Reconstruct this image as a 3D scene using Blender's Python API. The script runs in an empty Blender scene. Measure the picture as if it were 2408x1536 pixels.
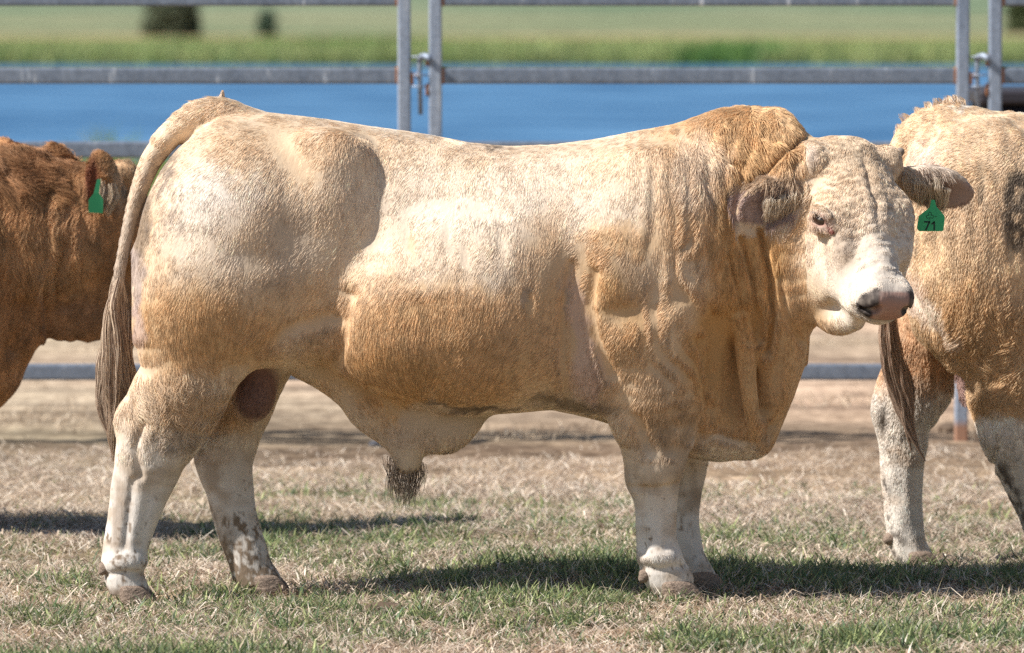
import bpy, math, random
import numpy as np
from mathutils import Vector
SC = bpy.context.scene
R = math.radians
rng = np.random.default_rng(7)
random.seed(7)
HAIR = 1.0            # coat density multiplier

# ------------------------------------------------------------------ camera, light, exposure
F, H, PITCH = 13437.0, 1.6, math.atan(785/13437.0)      # units of a 2408 px wide picture
CAM = np.array([0.0, -15.0, H])
cam = bpy.data.cameras.new('camera'); co = bpy.data.objects.new('camera', cam)
SC.collection.objects.link(co); SC.camera = co
co.location = CAM; co.rotation_euler = (R(90)-PITCH, 0, 0)
cam.sensor_width = 36; cam.lens = 36*F/2408; cam.clip_end = 5000; cam.clip_start = .5
cam.dof.use_dof = True; cam.dof.focus_distance = 14.85; cam.dof.aperture_fstop = 4.5
SUN = np.array([-0.95, -0.33, 1.0]); SUN /= np.linalg.norm(SUN)
w = bpy.data.worlds.new("World"); SC.world = w; w.use_nodes = True
nt = w.node_tree; bg = nt.nodes['Background']; sky = nt.nodes.new('ShaderNodeTexSky')
sky.sky_type = 'NISHITA'; sky.sun_disc = False
sky.sun_elevation = math.asin(SUN[2]); sky.sun_rotation = math.atan2(SUN[0], SUN[1])
sky.air_density = 1.0; sky.dust_density = .6; sky.altitude = 100
nt.links.new(sky.outputs[0], bg.inputs[0]); bg.inputs[1].default_value = .075
sl = bpy.data.lights.new('sun', 'SUN'); sl.energy = 5.0; sl.angle = R(.5); sl.color = (1, .968, .925)
so = bpy.data.objects.new('sun', sl); SC.collection.objects.link(so)
so.rotation_euler = Vector(SUN).to_track_quat('Z', 'Y').to_euler(); so.location = (0, -5, 20)
SC.view_settings.view_transform = 'Standard'; SC.view_settings.look = 'None'
SC.view_settings.exposure = 0.66; SC.view_settings.gamma = 1

# ------------------------------------------------------------------ helpers
FW = np.array([0, math.cos(PITCH), -math.sin(PITCH)]); UP = np.array([0, math.sin(PITCH), math.cos(PITCH)])
def at(u, v, Y):
    """point on the vertical plane Y seen at (u, v)"""
    d = FW + np.array([1., 0, 0])*((u-1204)/F) + UP*((768-v)/F)
    return CAM + d*((Y-CAM[1])/d[1])
def onground(u, v, z=0.0):
    d = FW + np.array([1., 0, 0])*((u-1204)/F) + UP*((768-v)/F)
    return CAM + d*((z-CAM[2])/d[2])
def project(P):
    q = P-CAM
    f = q@FW
    return 1204+F*q[:, 0]/f, 768-F*(q@UP)/f

def link(o, parent=None):
    SC.collection.objects.link(o)
    if parent is not None: o.parent = parent
    return o
def tag(o, label=None, cat=None, group=None, kind=None):
    if label: o['label'] = label
    if cat: o['category'] = cat
    if group: o['group'] = group
    if kind: o['kind'] = kind
    return o
def empty(name, loc=(0, 0, 0)):
    o = bpy.data.objects.new(name, None); o.location = loc; o.empty_display_size = .1
    return link(o)
def mesh_obj(name, verts, faces, mat, parent=None, smooth=True, cols=None):
    me = bpy.data.meshes.new(name)
    verts = np.asarray(verts, dtype=np.float32); 
    if parent is not None: verts = verts - np.array(parent.location, dtype=np.float32) if parent.parent is None else verts
    if isinstance(faces, np.ndarray):
        n, k = faces.shape
        me.vertices.add(len(verts)); me.vertices.foreach_set('co', verts.ravel())
        me.loops.add(n*k); me.loops.foreach_set('vertex_index', faces.astype(np.int32).ravel())
        me.polygons.add(n); me.polygons.foreach_set('loop_start', np.arange(n, dtype=np.int32)*k)
        me.update(calc_edges=True)
    else:
        me.from_pydata(verts.tolist(), [], faces)
    if smooth: me.polygons.foreach_set('use_smooth', np.ones(len(me.polygons), dtype=bool))
    if cols is not None:
        a = me.color_attributes.new('col', 'FLOAT_COLOR', 'POINT')
        c = np.ones((len(verts), 4), dtype=np.float32); c[:, :3] = cols
        a.data.foreach_set('color', c.ravel())
    me.update(); me.validate()
    me.materials.append(mat)
    return link(bpy.data.objects.new(name, me), parent)

class MB:
    """collects simple solids into one mesh"""
    def __init__(s): s.v = []; s.f = []
    def add(s, vs, fs):
        o = len(s.v); s.v += [tuple(map(float, p)) for p in vs]; s.f += [tuple(i+o for i in f) for f in fs]
    def box(s, c, d, bev=0.0):
        c = np.array(c, float); d = np.array(d, float)/2
        if bev <= 0:
            vs = [c+d*np.array([x, y, z]) for x in (-1, 1) for y in (-1, 1) for z in (-1, 1)]
            s.add(vs, [(0, 1, 3, 2), (4, 6, 7, 5), (0, 4, 5, 1), (2, 3, 7, 6), (0, 2, 6, 4), (1, 5, 7, 3)]); return
        vs = []
        idx = {}
        for x in (-1, 1):
            for y in (-1, 1):
                for z in (-1, 1):
                    for a in range(3):
                        e = d-bev; p = np.array([x, y, z])*e; p[a] = np.array([x, y, z])[a]*d[a]
                        idx[(x, y, z, a)] = len(vs); vs.append(c+p)
        fs = []
        for a in range(3):
            b, g = (a+1) % 3, (a+2) % 3
            for sg in (-1, 1):
                q = []
                for (sb, sg2) in ((-1, -1), (1, -1), (1, 1), (-1, 1)):
                    k = [0, 0, 0]; k[a] = sg; k[b] = sb; k[g] = sg2; q.append(idx[(*k, a)])
                fs.append(tuple(q if sg > 0 else q[::-1]))
            for sb in (-1, 1):
                for sg in (-1, 1):
                    k1 = [0, 0, 0]; k1[a] = -1; k1[b] = sb; k1[g] = sg; k2 = list(k1); k2[a] = 1
                    q = (idx[(*k1, b)], idx[(*k2, b)], idx[(*k2, g)], idx[(*k1, g)])
                    fs.append(q if sb*sg < 0 else q[::-1])
        for x in (-1, 1):
            for y in (-1, 1):
                for z in (-1, 1):
                    q = (idx[(x, y, z, 0)], idx[(x, y, z, 1)], idx[(x, y, z, 2)])
                    fs.append(q if x*y*z > 0 else q[::-1])
        s.add(vs, fs)
    def tube(s, pts, rads, n=12, sec=None):
        pts = [np.array(p, float) for p in pts]
        if np.isscalar(rads): rads = [rads]*len(pts)
        rings = []
        prev = None
        for i, p in enumerate(pts):
            t = pts[min(i+1, len(pts)-1)]-pts[max(i-1, 0)]; t /= np.linalg.norm(t)+1e-9
            if prev is None:
                a = np.cross(t, [0, 0, 1.]); 
                if np.linalg.norm(a) < .2: a = np.cross(t, [0, 1., 0])
            else: a = prev-t*np.dot(prev, t)
            a /= np.linalg.norm(a); prev = a; b = np.cross(t, a)
            ring = []
            for k in range(n):
                th = 2*math.pi*k/n; ca, sa = math.cos(th), math.sin(th)
                ring.append(p+rads[i]*(a*ca+b*sa))
            rings.append(ring)
        vs = [q for r in rings for q in r]
        fs = [(i*n+k, i*n+(k+1) % n, (i+1)*n+(k+1) % n, (i+1)*n+k) for i in range(len(pts)-1) for k in range(n)]
        fs += [tuple(range(n))[::-1], tuple((len(pts)-1)*n+k for k in range(n))]
        s.add(vs, fs)
    def sweep(s, sec, p0, p1, side, up):
        """sweep a closed 2D section (side, up) from p0 to p1"""
        n = len(sec); vs = []
        for p in (p0, p1):
            vs += [np.array(p, float)+np.array(side)*a+np.array(up)*b for a, b in sec]
        s.add(vs, [(k, (k+1) % n, n+(k+1) % n, n+k) for k in range(n)]+[tuple(range(n))[::-1], tuple(range(n, 2*n))])
    def build(s, name, mat, parent=None, smooth=False, loc=None):
        v = np.array(s.v)
        o = mesh_obj(name, v, s.f, mat, parent, smooth)
        return o

def material(name, color=(.5, .5, .5), rough=.6, spec=.3, metal=0., attr=None):
    m = bpy.data.materials.new(name); m.use_nodes = True
    b = m.node_tree.nodes['Principled BSDF']
    b.inputs['Base Color'].default_value = (*color, 1); b.inputs['Roughness'].default_value = rough
    b.inputs['Specular IOR Level'].default_value = spec; b.inputs['Metallic'].default_value = metal
    if attr:
        a = m.node_tree.nodes.new('ShaderNodeAttribute'); a.attribute_name = attr
        m.node_tree.links.new(a.outputs['Color'], b.inputs['Base Color'])
    return m
def N(m, t, **kw):
    n = m.node_tree.nodes.new(t)
    for k, v in kw.items():
        if k in n.inputs: n.inputs[k].default_value = v
        else: setattr(n, k, v)
    return n
def ramp(m, fac, stops):
    r = m.node_tree.nodes.new('ShaderNodeValToRGB'); e = r.color_ramp.elements
    while len(e) < len(stops): e.new(.5)
    for i, (p, c) in enumerate(stops):
        e[i].position = p; e[i].color = (*c, 1) if len(c) == 3 else c
    m.node_tree.links.new(fac, r.inputs[0]); return r
def mix(m, fac, a, b, mode='MIX'):
    x = m.node_tree.nodes.new('ShaderNodeMix'); x.data_type = 'RGBA'; x.blend_type = mode
    L = m.node_tree.links
    for s_, v in ((x.inputs[0], fac), (x.inputs[6], a), (x.inputs[7], b)):
        if isinstance(v, (float, int)): s_.default_value = v
        elif isinstance(v, tuple): s_.default_value = (*v, 1)
        else: L.new(v, s_)
    return x.outputs[2]

# value noise on arrays of points
_P = np.random.default_rng(3).permutation(4096)
_V = np.random.default_rng(4).random(4096)*2-1
def vnoise(P):
    i = np.floor(P).astype(np.int64); f = P-i; f = f*f*(3-2*f); out = np.zeros(len(P))
    for dx in (0, 1):
        for dy in (0, 1):
            for dz in (0, 1):
                h = _P[(_P[(_P[(i[:, 0]+dx) & 4095]+i[:, 1]+dy) & 4095]+i[:, 2]+dz) & 4095]
                wgt = (f[:, 0] if dx else 1-f[:, 0])*(f[:, 1] if dy else 1-f[:, 1])*(f[:, 2] if dz else 1-f[:, 2])
                out += wgt*_V[h]
    return out
def fbm(P, oct=3):
    o = 0; a = 1.
    for k in range(oct): o = o+a*vnoise(P*(2**k)+k*17.3); a *= .5
    return o/1.75

# ------------------------------------------------------------------ implicit body modelling
def smooth1(a, n=5):
    k = np.hanning(n+2)[1:-1]; k /= k.sum()
    return np.convolve(np.pad(a, n//2, mode='edge'), k, 'valid')
class Field:
    def __init__(s, xs, ys, zs):
        s.a = [np.asarray(xs, np.float32), np.asarray(ys, np.float32), np.asarray(zs, np.float32)]
        s.F = np.full([len(q) for q in s.a], .5, np.float32)
    def sub(s, lo, hi):
        sl = tuple(slice(max(0, int(np.searchsorted(q, l))), min(len(q), int(np.searchsorted(q, h))+1)) for q, l, h in zip(s.a, lo, hi))
        G = [q[k] for q, k in zip(s.a, sl)]
        return sl, (G[0][:, None, None], G[1][None, :, None], G[2][None, None, :])
    def put(s, sl, d, k, cut=False):
        A = s.F[sl]
        if A.size == 0: return
        if cut:
            d = -d; h = np.clip(k-np.abs(A-d), 0, None)/k
            s.F[sl] = np.maximum(A, d)+h*h*k*.25
        else:
            h = np.clip(k-np.abs(A-d), 0, None)/k
            s.F[sl] = np.minimum(A, d)-h*h*k*.25
    def ell(s, c, r, k=.03, M=None, cut=False):
        """ellipsoid, rows of M are its axes"""
        c = np.array(c, float); r = np.array(r, float)
        M = np.eye(3) if M is None else np.array(M, float)
        ext = np.sqrt(((M*r[:, None])**2).sum(0))+k+.02
        sl, (X, Y, Z) = s.sub(c-ext, c+ext)
        X, Y, Z = X-c[0], Y-c[1], Z-c[2]
        k0 = 0; k1 = 0
        for i in range(3):
            p = (X*M[i][0]+Y*M[i][1]+Z*M[i][2]).astype(np.float32)/r[i]
            k0 = k0+p*p; k1 = k1+p*p/(r[i]*r[i])
        k0 = np.sqrt(k0)
        s.put(sl, (k0*(k0-1)/np.sqrt(k1+1e-9)).astype(np.float32), k, cut)
    def chain(s, pts, rad, k=.03, depth=None, sub=3, D=(0, 1, 0), cut=False):
        """tapered chain; rad = radii, depth = radii along direction D"""
        pts = np.array(pts, float); rad = np.array(rad, float); n = len(pts)
        depth = rad if depth is None else np.array(depth, float)
        T = np.linspace(0, n-1, (n-1)*sub+1)
        def cr(a):
            out = []
            for t in T:
                i = min(int(t), n-2); f = t-i
                p0, p1, p2, p3 = a[max(i-1, 0)], a[i], a[i+1], a[min(i+2, n-1)]
                out.append(.5*((2*p1)+(-p0+p2)*f+(2*p0-5*p1+4*p2-p3)*f*f+(-p0+3*p1-3*p2+p3)*f**3))
            return np.array(out)
        P, Rr, Dp = cr(pts), cr(rad), cr(depth)
        mx = max(Rr.max(), Dp.max())+k+.02
        sl, (X, Y, Z) = s.sub(P.min(0)-mx, P.max(0)+mx)
        D = np.array(D, float); D /= np.linalg.norm(D)
        best = None
        for i in range(len(P)-1):
            a, b = P[i], P[i+1]; ba = b-a; s0, s1 = Rr[i]/Dp[i], Rr[i+1]/Dp[i+1]
            x, y, z = X-a[0], Y-a[1], Z-a[2]
            t = np.clip((x*ba[0]+y*ba[1]+z*ba[2])/(ba@ba+1e-12), 0, 1)
            x, y, z = x-t*ba[0], y-t*ba[1], z-t*ba[2]
            sc = s0+t*(s1-s0); e = (x*D[0]+y*D[1]+z*D[2])*(sc-1)
            d = (np.sqrt((x+e*D[0])**2+(y+e*D[1])**2+(z+e*D[2])**2)-(Rr[i]+t*(Rr[i+1]-Rr[i])))*min(1., 1/max(s0, s1))
            best = d if best is None else np.minimum(best, d)
        s.put(sl, best.astype(np.float32), k, cut)
    def loft(s, tab, k=.03, n=2.4, sm=9):
        """tab rows: x, z_top, z_bottom, z_mid, half width, y centre"""
        tab = np.array(tab, float); X = s.a[0]
        m = (X > tab[0, 0]) & (X < tab[-1, 0]); i0, i1 = np.where(m)[0][[0, -1]]
        x = X[i0:i1+1]
        g = [smooth1(np.interp(x, tab[:, 0], tab[:, j]), sm) for j in range(1, 6)]
        top, bot, mid, wd, yc = [q[:, None, None] for q in g]
        Y, Z = s.a[1][None, :, None], s.a[2][None, None, :]
        dz = Z-mid; hh = np.where(dz > 0, np.maximum(top-mid, .01), np.maximum(mid-bot, .01))
        q = (np.abs((Y-yc)/np.maximum(wd, .01))**n+np.abs(dz/hh)**n)**(1/n)
        d = (q-1)*np.minimum(hh, wd)*.9
        s.put((slice(i0, i1+1), slice(None), slice(None)), d.astype(np.float32), k)
    def mesh(s, smooth=2):
        Fd = s.F; I = Fd < 0; nx, ny, nz = Fd.shape
        cnt = np.zeros((nx-1, ny-1, nz-1), np.int8)
        for a in (0, 1):
            for b in (0, 1):
                for c in (0, 1): cnt += I[a:nx-1+a, b:ny-1+b, c:nz-1+c]
        act = (cnt > 0) & (cnt < 8); ci, cj, ck = np.nonzero(act)
        vid = np.full(act.shape, -1, np.int64); vid[ci, cj, ck] = np.arange(len(ci))
        acc = np.zeros((len(ci), 3)); num = np.zeros(len(ci)); base = (ci, cj, ck)
        for ax in range(3):
            o1, o2 = [q for q in range(3) if q != ax]
            for e1 in (0, 1):
                for e2 in (0, 1):
                    off = [0, 0, 0]; off[o1] = e1; off[o2] = e2
                    p = [base[q]+off[q] for q in range(3)]; q2 = list(p); q2[ax] = p[ax]+1
                    fa, fb = Fd[tuple(p)], Fd[tuple(q2)]; c = (fa < 0) != (fb < 0)
                    t = np.where(c, fa/np.where(c, fa-fb, 1), 0)
                    for d in range(3):
                        v = s.a[d][p[d]].astype(float)
                        if d == ax: v = v+t*(s.a[d][q2[d]]-s.a[d][p[d]])
                        acc[:, d] += np.where(c, v, 0)
                    num += c
        V = acc/num[:, None]; Q = []
        for ax in range(3):
            o1, o2 = (ax+1) % 3, (ax+2) % 3
            s0 = [slice(None)]*3; s1 = [slice(None)]*3; s0[ax] = slice(0, -1); s1[ax] = slice(1, None)
            ch = I[tuple(s0)] != I[tuple(s1)]
            p = np.array(np.nonzero(ch)); ok = (p[o1] > 0) & (p[o2] > 0) & (p[o1] < Fd.shape[o1]-1) & (p[o2] < Fd.shape[o2]-1); p = p[:, ok]
            ins = I[p[0], p[1], p[2]]
            def g(a, b):
                q = p.copy(); q[o1] -= a; q[o2] -= b; return vid[q[0], q[1], q[2]]
            quad = np.stack([g(1, 1), g(0, 1), g(0, 0), g(1, 0)], 1)
            quad[~ins] = quad[~ins][:, ::-1]; Q.append(quad)
        Q = np.concatenate(Q); Q = Q[(Q >= 0).all(1)]
        V, Q = biggest(V, Q)
        for _ in range(smooth): V = lap(V, Q, .5)
        return V, Q
def biggest(V, Q):
    lab = np.arange(len(V))
    for _ in range(400):
        m = lab[Q].min(1); new = lab.copy()
        for j in range(4): np.minimum.at(new, Q[:, j], m)
        new = new[new]
        if (new == lab).all(): break
        lab = new
    u, c = np.unique(lab, return_counts=True); keep = lab == u[c.argmax()]
    mp = np.cumsum(keep)-1; Q = Q[keep[Q[:, 0]]]
    return V[keep], mp[Q]
def lap(V, Q, f):
    acc = np.zeros_like(V); n = np.zeros(len(V))
    for j in range(4):
        a, b = Q[:, j], Q[:, (j+1) % 4]
        for d in range(3):
            acc[:, d] += np.bincount(a, V[b, d], len(V))+np.bincount(b, V[a, d], len(V))
        n += np.bincount(a, minlength=len(V))+np.bincount(b, minlength=len(V))
    return V+(acc/n[:, None]-V)*f
def vnormals(V, Q):
    n = np.cross(V[Q[:, 2]]-V[Q[:, 0]], V[Q[:, 3]]-V[Q[:, 1]]); out = np.zeros_like(V)
    for j in range(4):
        for d in range(3): out[:, d] += np.bincount(Q[:, j], n[:, d], len(V))
    return out/(np.linalg.norm(out, axis=1)[:, None]+1e-12)
def axis(lo, hi, fine=None, h=.0075, hf=.0042):
    """rectilinear spacing, finer inside fine=(a, b)"""
    if fine is None: return np.arange(lo, hi, h)
    a, b = max(lo, fine[0]), min(hi, fine[1])
    return np.concatenate([np.arange(lo, a-h*.4, h), np.arange(a, b, hf), np.arange(b+(h+hf)/2-.0, hi, h)])

def sample(V, Q, n, dens=None):
    """n random points on the quads, with normals"""
    Nn = vnormals(V, Q); A = np.linalg.norm(np.cross(V[Q[:, 2]]-V[Q[:, 0]], V[Q[:, 3]]-V[Q[:, 1]]), axis=1)/2
    if dens is not None: A = A*dens[Q].mean(1)
    p = A/A.sum(); f = rng.choice(len(Q), n, p=p); a, b = rng.random(n)[:, None], rng.random(n)[:, None]
    q = Q[f]; bl = lambda W: (W[q[:, 0]]*(1-a)+W[q[:, 1]]*a)*(1-b)+(W[q[:, 3]]*(1-a)+W[q[:, 2]]*a)*b
    P = bl(V); nn = bl(Nn); nn /= np.linalg.norm(nn, axis=1)[:, None]+1e-9
    return P, nn

def curves_obj(name, pts, rad, cols, mat, parent):
    """pts (n, k, 3) strands"""
    n, k, _ = pts.shape
    if parent is not None: pts = pts-np.array(parent.location)
    hc = bpy.data.hair_curves.new(name); hc.add_curves([k]*n)
    hc.points.foreach_set('position', pts.astype(np.float32).ravel()) if False else hc.attributes['position'].data.foreach_set('vector', pts.astype(np.float32).ravel())
    ra = hc.attributes.get('radius') or hc.attributes.new('radius', 'FLOAT', 'POINT')
    ra.data.foreach_set('value', rad.astype(np.float32).ravel())
    ca = hc.attributes.new('hcol', 'FLOAT_COLOR', 'CURVE')
    c = np.ones((n, 4), np.float32); c[:, :3] = cols; ca.data.foreach_set('color', c.ravel())
    hc.materials.append(mat)
    return link(bpy.data.objects.new(name, hc), parent)

def fur(name, P, nn, dirv, length, cols, mat, parent, lift=.35, width=.0008, k=5, curl=0., clump=.0, freq=45.):
    """strands leaving along the normal and bending into the lie of the coat"""
    n = len(P)
    t = dirv-nn*(dirv*nn).sum(1)[:, None]; t /= np.linalg.norm(t, axis=1)[:, None]+1e-6
    s = np.cross(nn, t)
    # locks: neighbouring roots share a lean, so the coat parts into tufts
    st = np.array([1., 1., .34])*freq
    a = vnoise(P*st)*clump*.8+vnoise(P*st*.35+9)*clump
    a = a+rng.normal(0, .10, n)
    lf = lift*(1+.4*vnoise(P*st*1.3+31))*(.7+.6*rng.random(n))
    d = t*np.cos(a)[:, None]+s*np.sin(a)[:, None]
    L = length*(.65+.6*rng.random(n))*(1+.15*vnoise(P*freq*.5+5))
    T = np.linspace(0, 1, k)
    pts = np.zeros((n, k, 3)); 
    cph = rng.random(n)*6.28
    for i, x in enumerate(T):
        up = lf*(x-.62*x*x)*1.0
        pts[:, i] = P+(d*(x*L)[:, None])+nn*(up*L)[:, None]-nn*.001
        if curl is not 0.:
            c_ = (curl*L*np.sin(x*5.5+cph*.25+vnoise(P*30)*3))*x
            pts[:, i] += s*c_[:, None]
    rad = np.repeat((width*(.7+.6*rng.random(n)))[:, None], k, 1)*(1-T**2*.85)[None, :]
    return curves_obj(name, pts, rad, cols, mat, parent)

def hair_mat(name, rough=.5, spec=.5, trans=0.25):
    m = bpy.data.materials.new(name); m.use_nodes = True; nt = m.node_tree
    b = nt.nodes['Principled BSDF']; b.inputs['Roughness'].default_value = rough; b.inputs['Specular IOR Level'].default_value = spec
    a = nt.nodes.new('ShaderNodeAttribute'); a.attribute_name = 'hcol'
    nt.links.new(a.outputs['Color'], b.inputs['Base Color'])
    if trans > 0:
        tr = nt.nodes.new('ShaderNodeBsdfTranslucent'); nt.links.new(a.outputs['Color'], tr.inputs[0])
        mx = nt.nodes.new('ShaderNodeMixShader'); mx.inputs[0].default_value = trans
        nt.links.new(b.outputs[0], mx.inputs[1]); nt.links.new(tr.outputs[0], mx.inputs[2])
        nt.links.new(mx.outputs[0], nt.nodes['Material Output'].inputs[0])
    return m
SC.cycles.use_denoising = False; SC.cycles.max_bounces = 6; SC.cycles.diffuse_bounces = 4; SC.cycles.transparent_max_bounces = 4

PXM = F/15.08
def r_(px, sc=PXM): return np.asarray(px, float)/sc
def blobs(u, v, base, items):
    """soft patches of coat colour, with some painted shine and shade: (u, v, ru, rv, colour, amount[, angle])"""
    W_ = np.stack([u/90, v/90, 0*u], 1); u, v = u+26*vnoise(W_)+12*vnoise(W_*3.1+7)+6*vnoise(W_*9), v+30*vnoise(W_+40)+16*vnoise(W_*3.1+27)+8*vnoise(W_*9+3)
    c = np.tile(np.array(base, float), (len(u), 1))
    for it in items:
        cu, cv, ru, rv, col, am = it[:6]; an = R(it[6]) if len(it) > 6 else 0
        du, dv = u-cu, v-cv; a = (du*math.cos(an)+dv*math.sin(an))/ru; b = (-du*math.sin(an)+dv*math.cos(an))/rv
        wgt = (am*np.clip(1.35-(a*a+b*b), 0, 1)**1.0); wgt = (wgt*wgt*(3-2*wgt) if am >= 1 else wgt)[:, None]
        c = c*(1-wgt)+np.array(col)*wgt
    return c
def flow(u, v, items):
    D = np.zeros((len(u), 2)); W = np.zeros(len(u))
    for cu, cv, dx, dv in items:
        q = 1/(((u-cu)**2+(v-cv)**2)/1e4+.05)**1.5; l = math.hypot(dx, dv)
        D[:, 0] += q*dx/l; D[:, 1] += q*dv/l; W += q
    D /= W[:, None]
    return np.stack([D[:, 0], np.zeros(len(u)), -D[:, 1]], 1)

# ================================================================== THE BULL
CREAM = (.74, .575, .41); PALE = (.82, .72, .61); TAN = (.62, .395, .20); ORANGE = (.60, .355, .145); WHITE = (.85, .80, .74)
DIRT_BROWN = (.20, .145, .10); GREY = (.42, .34, .27); PINK = (.62, .36, .30); DARK = (.035, .028, .025)
YC = .08
def B(u, v, wd=0.): return at(u, v, YC+wd/PXM)
def chn(f, rows, k=.03, sub=3, cut=False):
    """rows: u, v, depth px, radius px, depth radius px"""
    f.chain([B(r[0], r[1], r[2]) for r in rows], r_([r[3] for r in rows]), k=k, depth=r_([r[4] for r in rows]), sub=sub, cut=cut)
def rot(deg):
    a = R(deg); return np.array([[math.cos(a), 0, -math.sin(a)], [0, 1, 0], [math.sin(a), 0, math.cos(a)]])   # positive = nose down to the right
def el(f, u, v, wd, ru, rv, rw, k=.03, ang=0, cut=False):
    f.ell(B(u, v, wd), r_([ru, rw, rv]), k=k, M=rot(ang), cut=cut)

# head frame: l runs down the face, s to the animal's left, n out of the forehead
HO = at(2003, 338, YC-150/PXM)
hd = np.array([.235, -.608, -.758]); hd /= np.linalg.norm(hd)
hs = np.array([.925, .37, -.085]); hs -= hd*(hs@hd); hs /= np.linalg.norm(hs)
hn = np.cross(hd, hs)
if hn[1] > 0: hn = -hn
HM = np.array([hd, hs, hn])
def hp(l, s, n): return HO+(hd*l+hs*s+hn*n)/PXM
def hell(f, l, s, n, rl, rs, rn, k=.03, M=None, cut=False):
    f.ell(hp(l, s, n), r_([rl, rs, rn]), k=k, M=HM if M is None else M@HM, cut=cut)
def hch(f, rows, k=.03, cut=False, D=None, sub=3):
    f.chain([hp(*r[:3]) for r in rows], r_([r[3] for r in rows]), k=k, depth=r_([r[4] for r in rows]), sub=sub, D=hn if D is None else D, cut=cut)

def build_bull():
    x0, x1 = at(215, 0, YC)[0], at(2330, 0, YC)[0]
    zt = lambda v: at(0, v, YC)[2]
    f = Field(axis(x0, x1, (at(1700, 0, YC)[0], x1), .0062, .0043), axis(-.62, .50, (-.62, -.10), .0075, .0045), axis(.02, 1.40, (zt(850), 1.40), .0065, .0043))
    z = lambda v: at(1204, v, YC)[2]
    X = lambda u: at(u, 600, YC)[0]
    rows = [  # u, top, bottom, mid, half width, shift
(313, 615, 700, 660, 60, 0), (322, 562, 770, 655, 112, 0), (345, 492, 830, 640, 155, 0), (390, 395, 872, 610, 202, 0), (430, 345, 885, 590, 224, 0), (480, 296, 890, 565, 243, 0), (530, 266, 885, 540, 256, 0), (640, 266, 868, 540, 264, 0), (760, 280, 862, 560, 270, 0), (860, 296, 905, 620, 270, 0),
        (950, 308, 958, 670, 282, 0), (1030, 321, 975, 690, 298, 0), (1100, 336, 978, 690, 312, 0), (1200, 345, 970, 680, 308, 0),
        (1300, 341, 962, 670, 296, 0), (1400, 328, 985, 640, 285, 0), (1500, 308, 1015, 600, 280, 0), (1580, 294, 1045, 580, 268, 0),
        (1640, 275, 1062, 570, 255, -2), (1700, 257, 1068, 560, 238, -8), (1760, 250, 1040, 550, 218, -18), (1820, 262, 985, 550, 196, -34),
        (1850, 285, 950, 550, 170, -50), (1875, 345, 880, 560, 130, -62), (1900, 420, 800, 580, 80, -70)]
    f.loft([(X(u), z(t), z(b), z(m), r_(wd), YC+sh/PXM) for u, t, b, m, wd, sh in rows], k=.04)
    for sd in (-1, 1):      # muscle masses of both sides
        el(f, 505, 560, sd*158, 175, 250, 132, .07, 12)
        el(f, 480, 700, sd*175, 150, 160, 118, .06)
        el(f, 640, 610, sd*182, 165, 200, 94, .12, 24)
        el(f, 785, 362, sd*190, 80, 52, 50, .07, 14)
        el(f, 905, 500, sd*356, 120, 210, 52, .22, 8, cut=True)
        el(f, 745, 800, sd*330, 90, 100, 92, .10, 20, cut=True)
        el(f, 765, 505, sd*170, 80, 130, 60, .09, 18)
        el(f, 1080, 720, sd*200, 240, 210, 122, .06)
        el(f, 925, 780, sd*190, 125, 140, 104, .09)
        el(f, 1540, 560, sd*198, 150, 200, 80, .08, -8)
        el(f, 1455, 655, sd*228, 92, 116, 64, .07, -10)
        el(f, 1600, 640, sd*215, 90, 180, 62, .06)
        el(f, 1530, 776, sd*232, 104, 56, 58, .06, -24)
        el(f, 1345, 770, sd*352, 40, 190, 84, .06, 4, cut=True)
        el(f, 1410, 850, sd*190, 60, 120, 60, .04)
        el(f, 1765, 930, sd*262, 96, 190, 152, .05, 0, cut=True)
        el(f, 1690, 860, sd*300, 50, 130, 120, .04, -4, cut=True)
    # tail head and tail
    chn(f, [(600, 290, 0, 30, 60), (530, 270, 0, 38, 55), (470, 276, 0, 40, 44), (415, 306, 0, 32, 38), (385, 332, 0, 29, 34)], .02)
    chn(f, [(395, 324, 0, 29, 34), (357, 375, 0, 26, 28), (331, 438, -6, 22, 24), (311, 500, -12, 17, 18), (296, 565, -16, 15, 16), (283, 630, -18, 14, 15), (275, 690, -18, 13, 14), (269, 760, -18, 11, 11)], .004)
    # near and far hind legs
    chn(f, [(455, 790, -165, 140, 84), (453, 860, -165, 114, 80), (406, 950, -150, 106, 64), (381, 1000, -142, 100, 56), (359, 1060, -135, 84, 46), (347, 1100, -132, 78, 44), (330, 1150, -130, 70, 40),
            (317, 1200, -127, 62, 38), (304, 1250, -125, 56, 38), (292, 1300, -125, 52, 40), (288, 1340, -125, 46, 40), (297, 1372, -125, 46, 42), (308, 1390, -125, 44, 42)], .05)
    el(f, 312, 985, -140, 36, 42, 30, .03, 20)
    el(f, 400, 1035, -150, 50, 50, 34, .03, 0)
    chn(f, [(600, 790, 150, 120, 80), (585, 870, 150, 94, 72), (560, 950, 140, 84, 60), (537, 1000, 130, 84, 54), (522, 1060, 120, 80, 46), (527, 1100, 112, 68, 42), (540, 1150, 108, 58, 40),
            (549, 1200, 104, 54, 38), (562, 1250, 100, 52, 38), (580, 1300, 98, 51, 40), (592, 1338, 98, 50, 40), (612, 1372, 98, 52, 42)], .05)
    # near and far front legs
    chn(f, [(1545, 820, -200, 118, 74), (1550, 900, -185, 112, 72), (1545, 950, -172, 102, 66), (1542, 1000, -160, 94, 60), (1541, 1050, -150, 80, 54), (1539, 1100, -143, 67, 50), (1541, 1150, -138, 55, 44),
            (1543, 1200, -132, 50, 40), (1543, 1250, -128, 48, 40), (1548, 1300, -125, 50, 42), (1560, 1340, -122, 54, 46), (1578, 1368, -122, 54, 46)], .028)
    el(f, 1462, 945, -190, 36, 90, 34, .03, -4)
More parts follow.
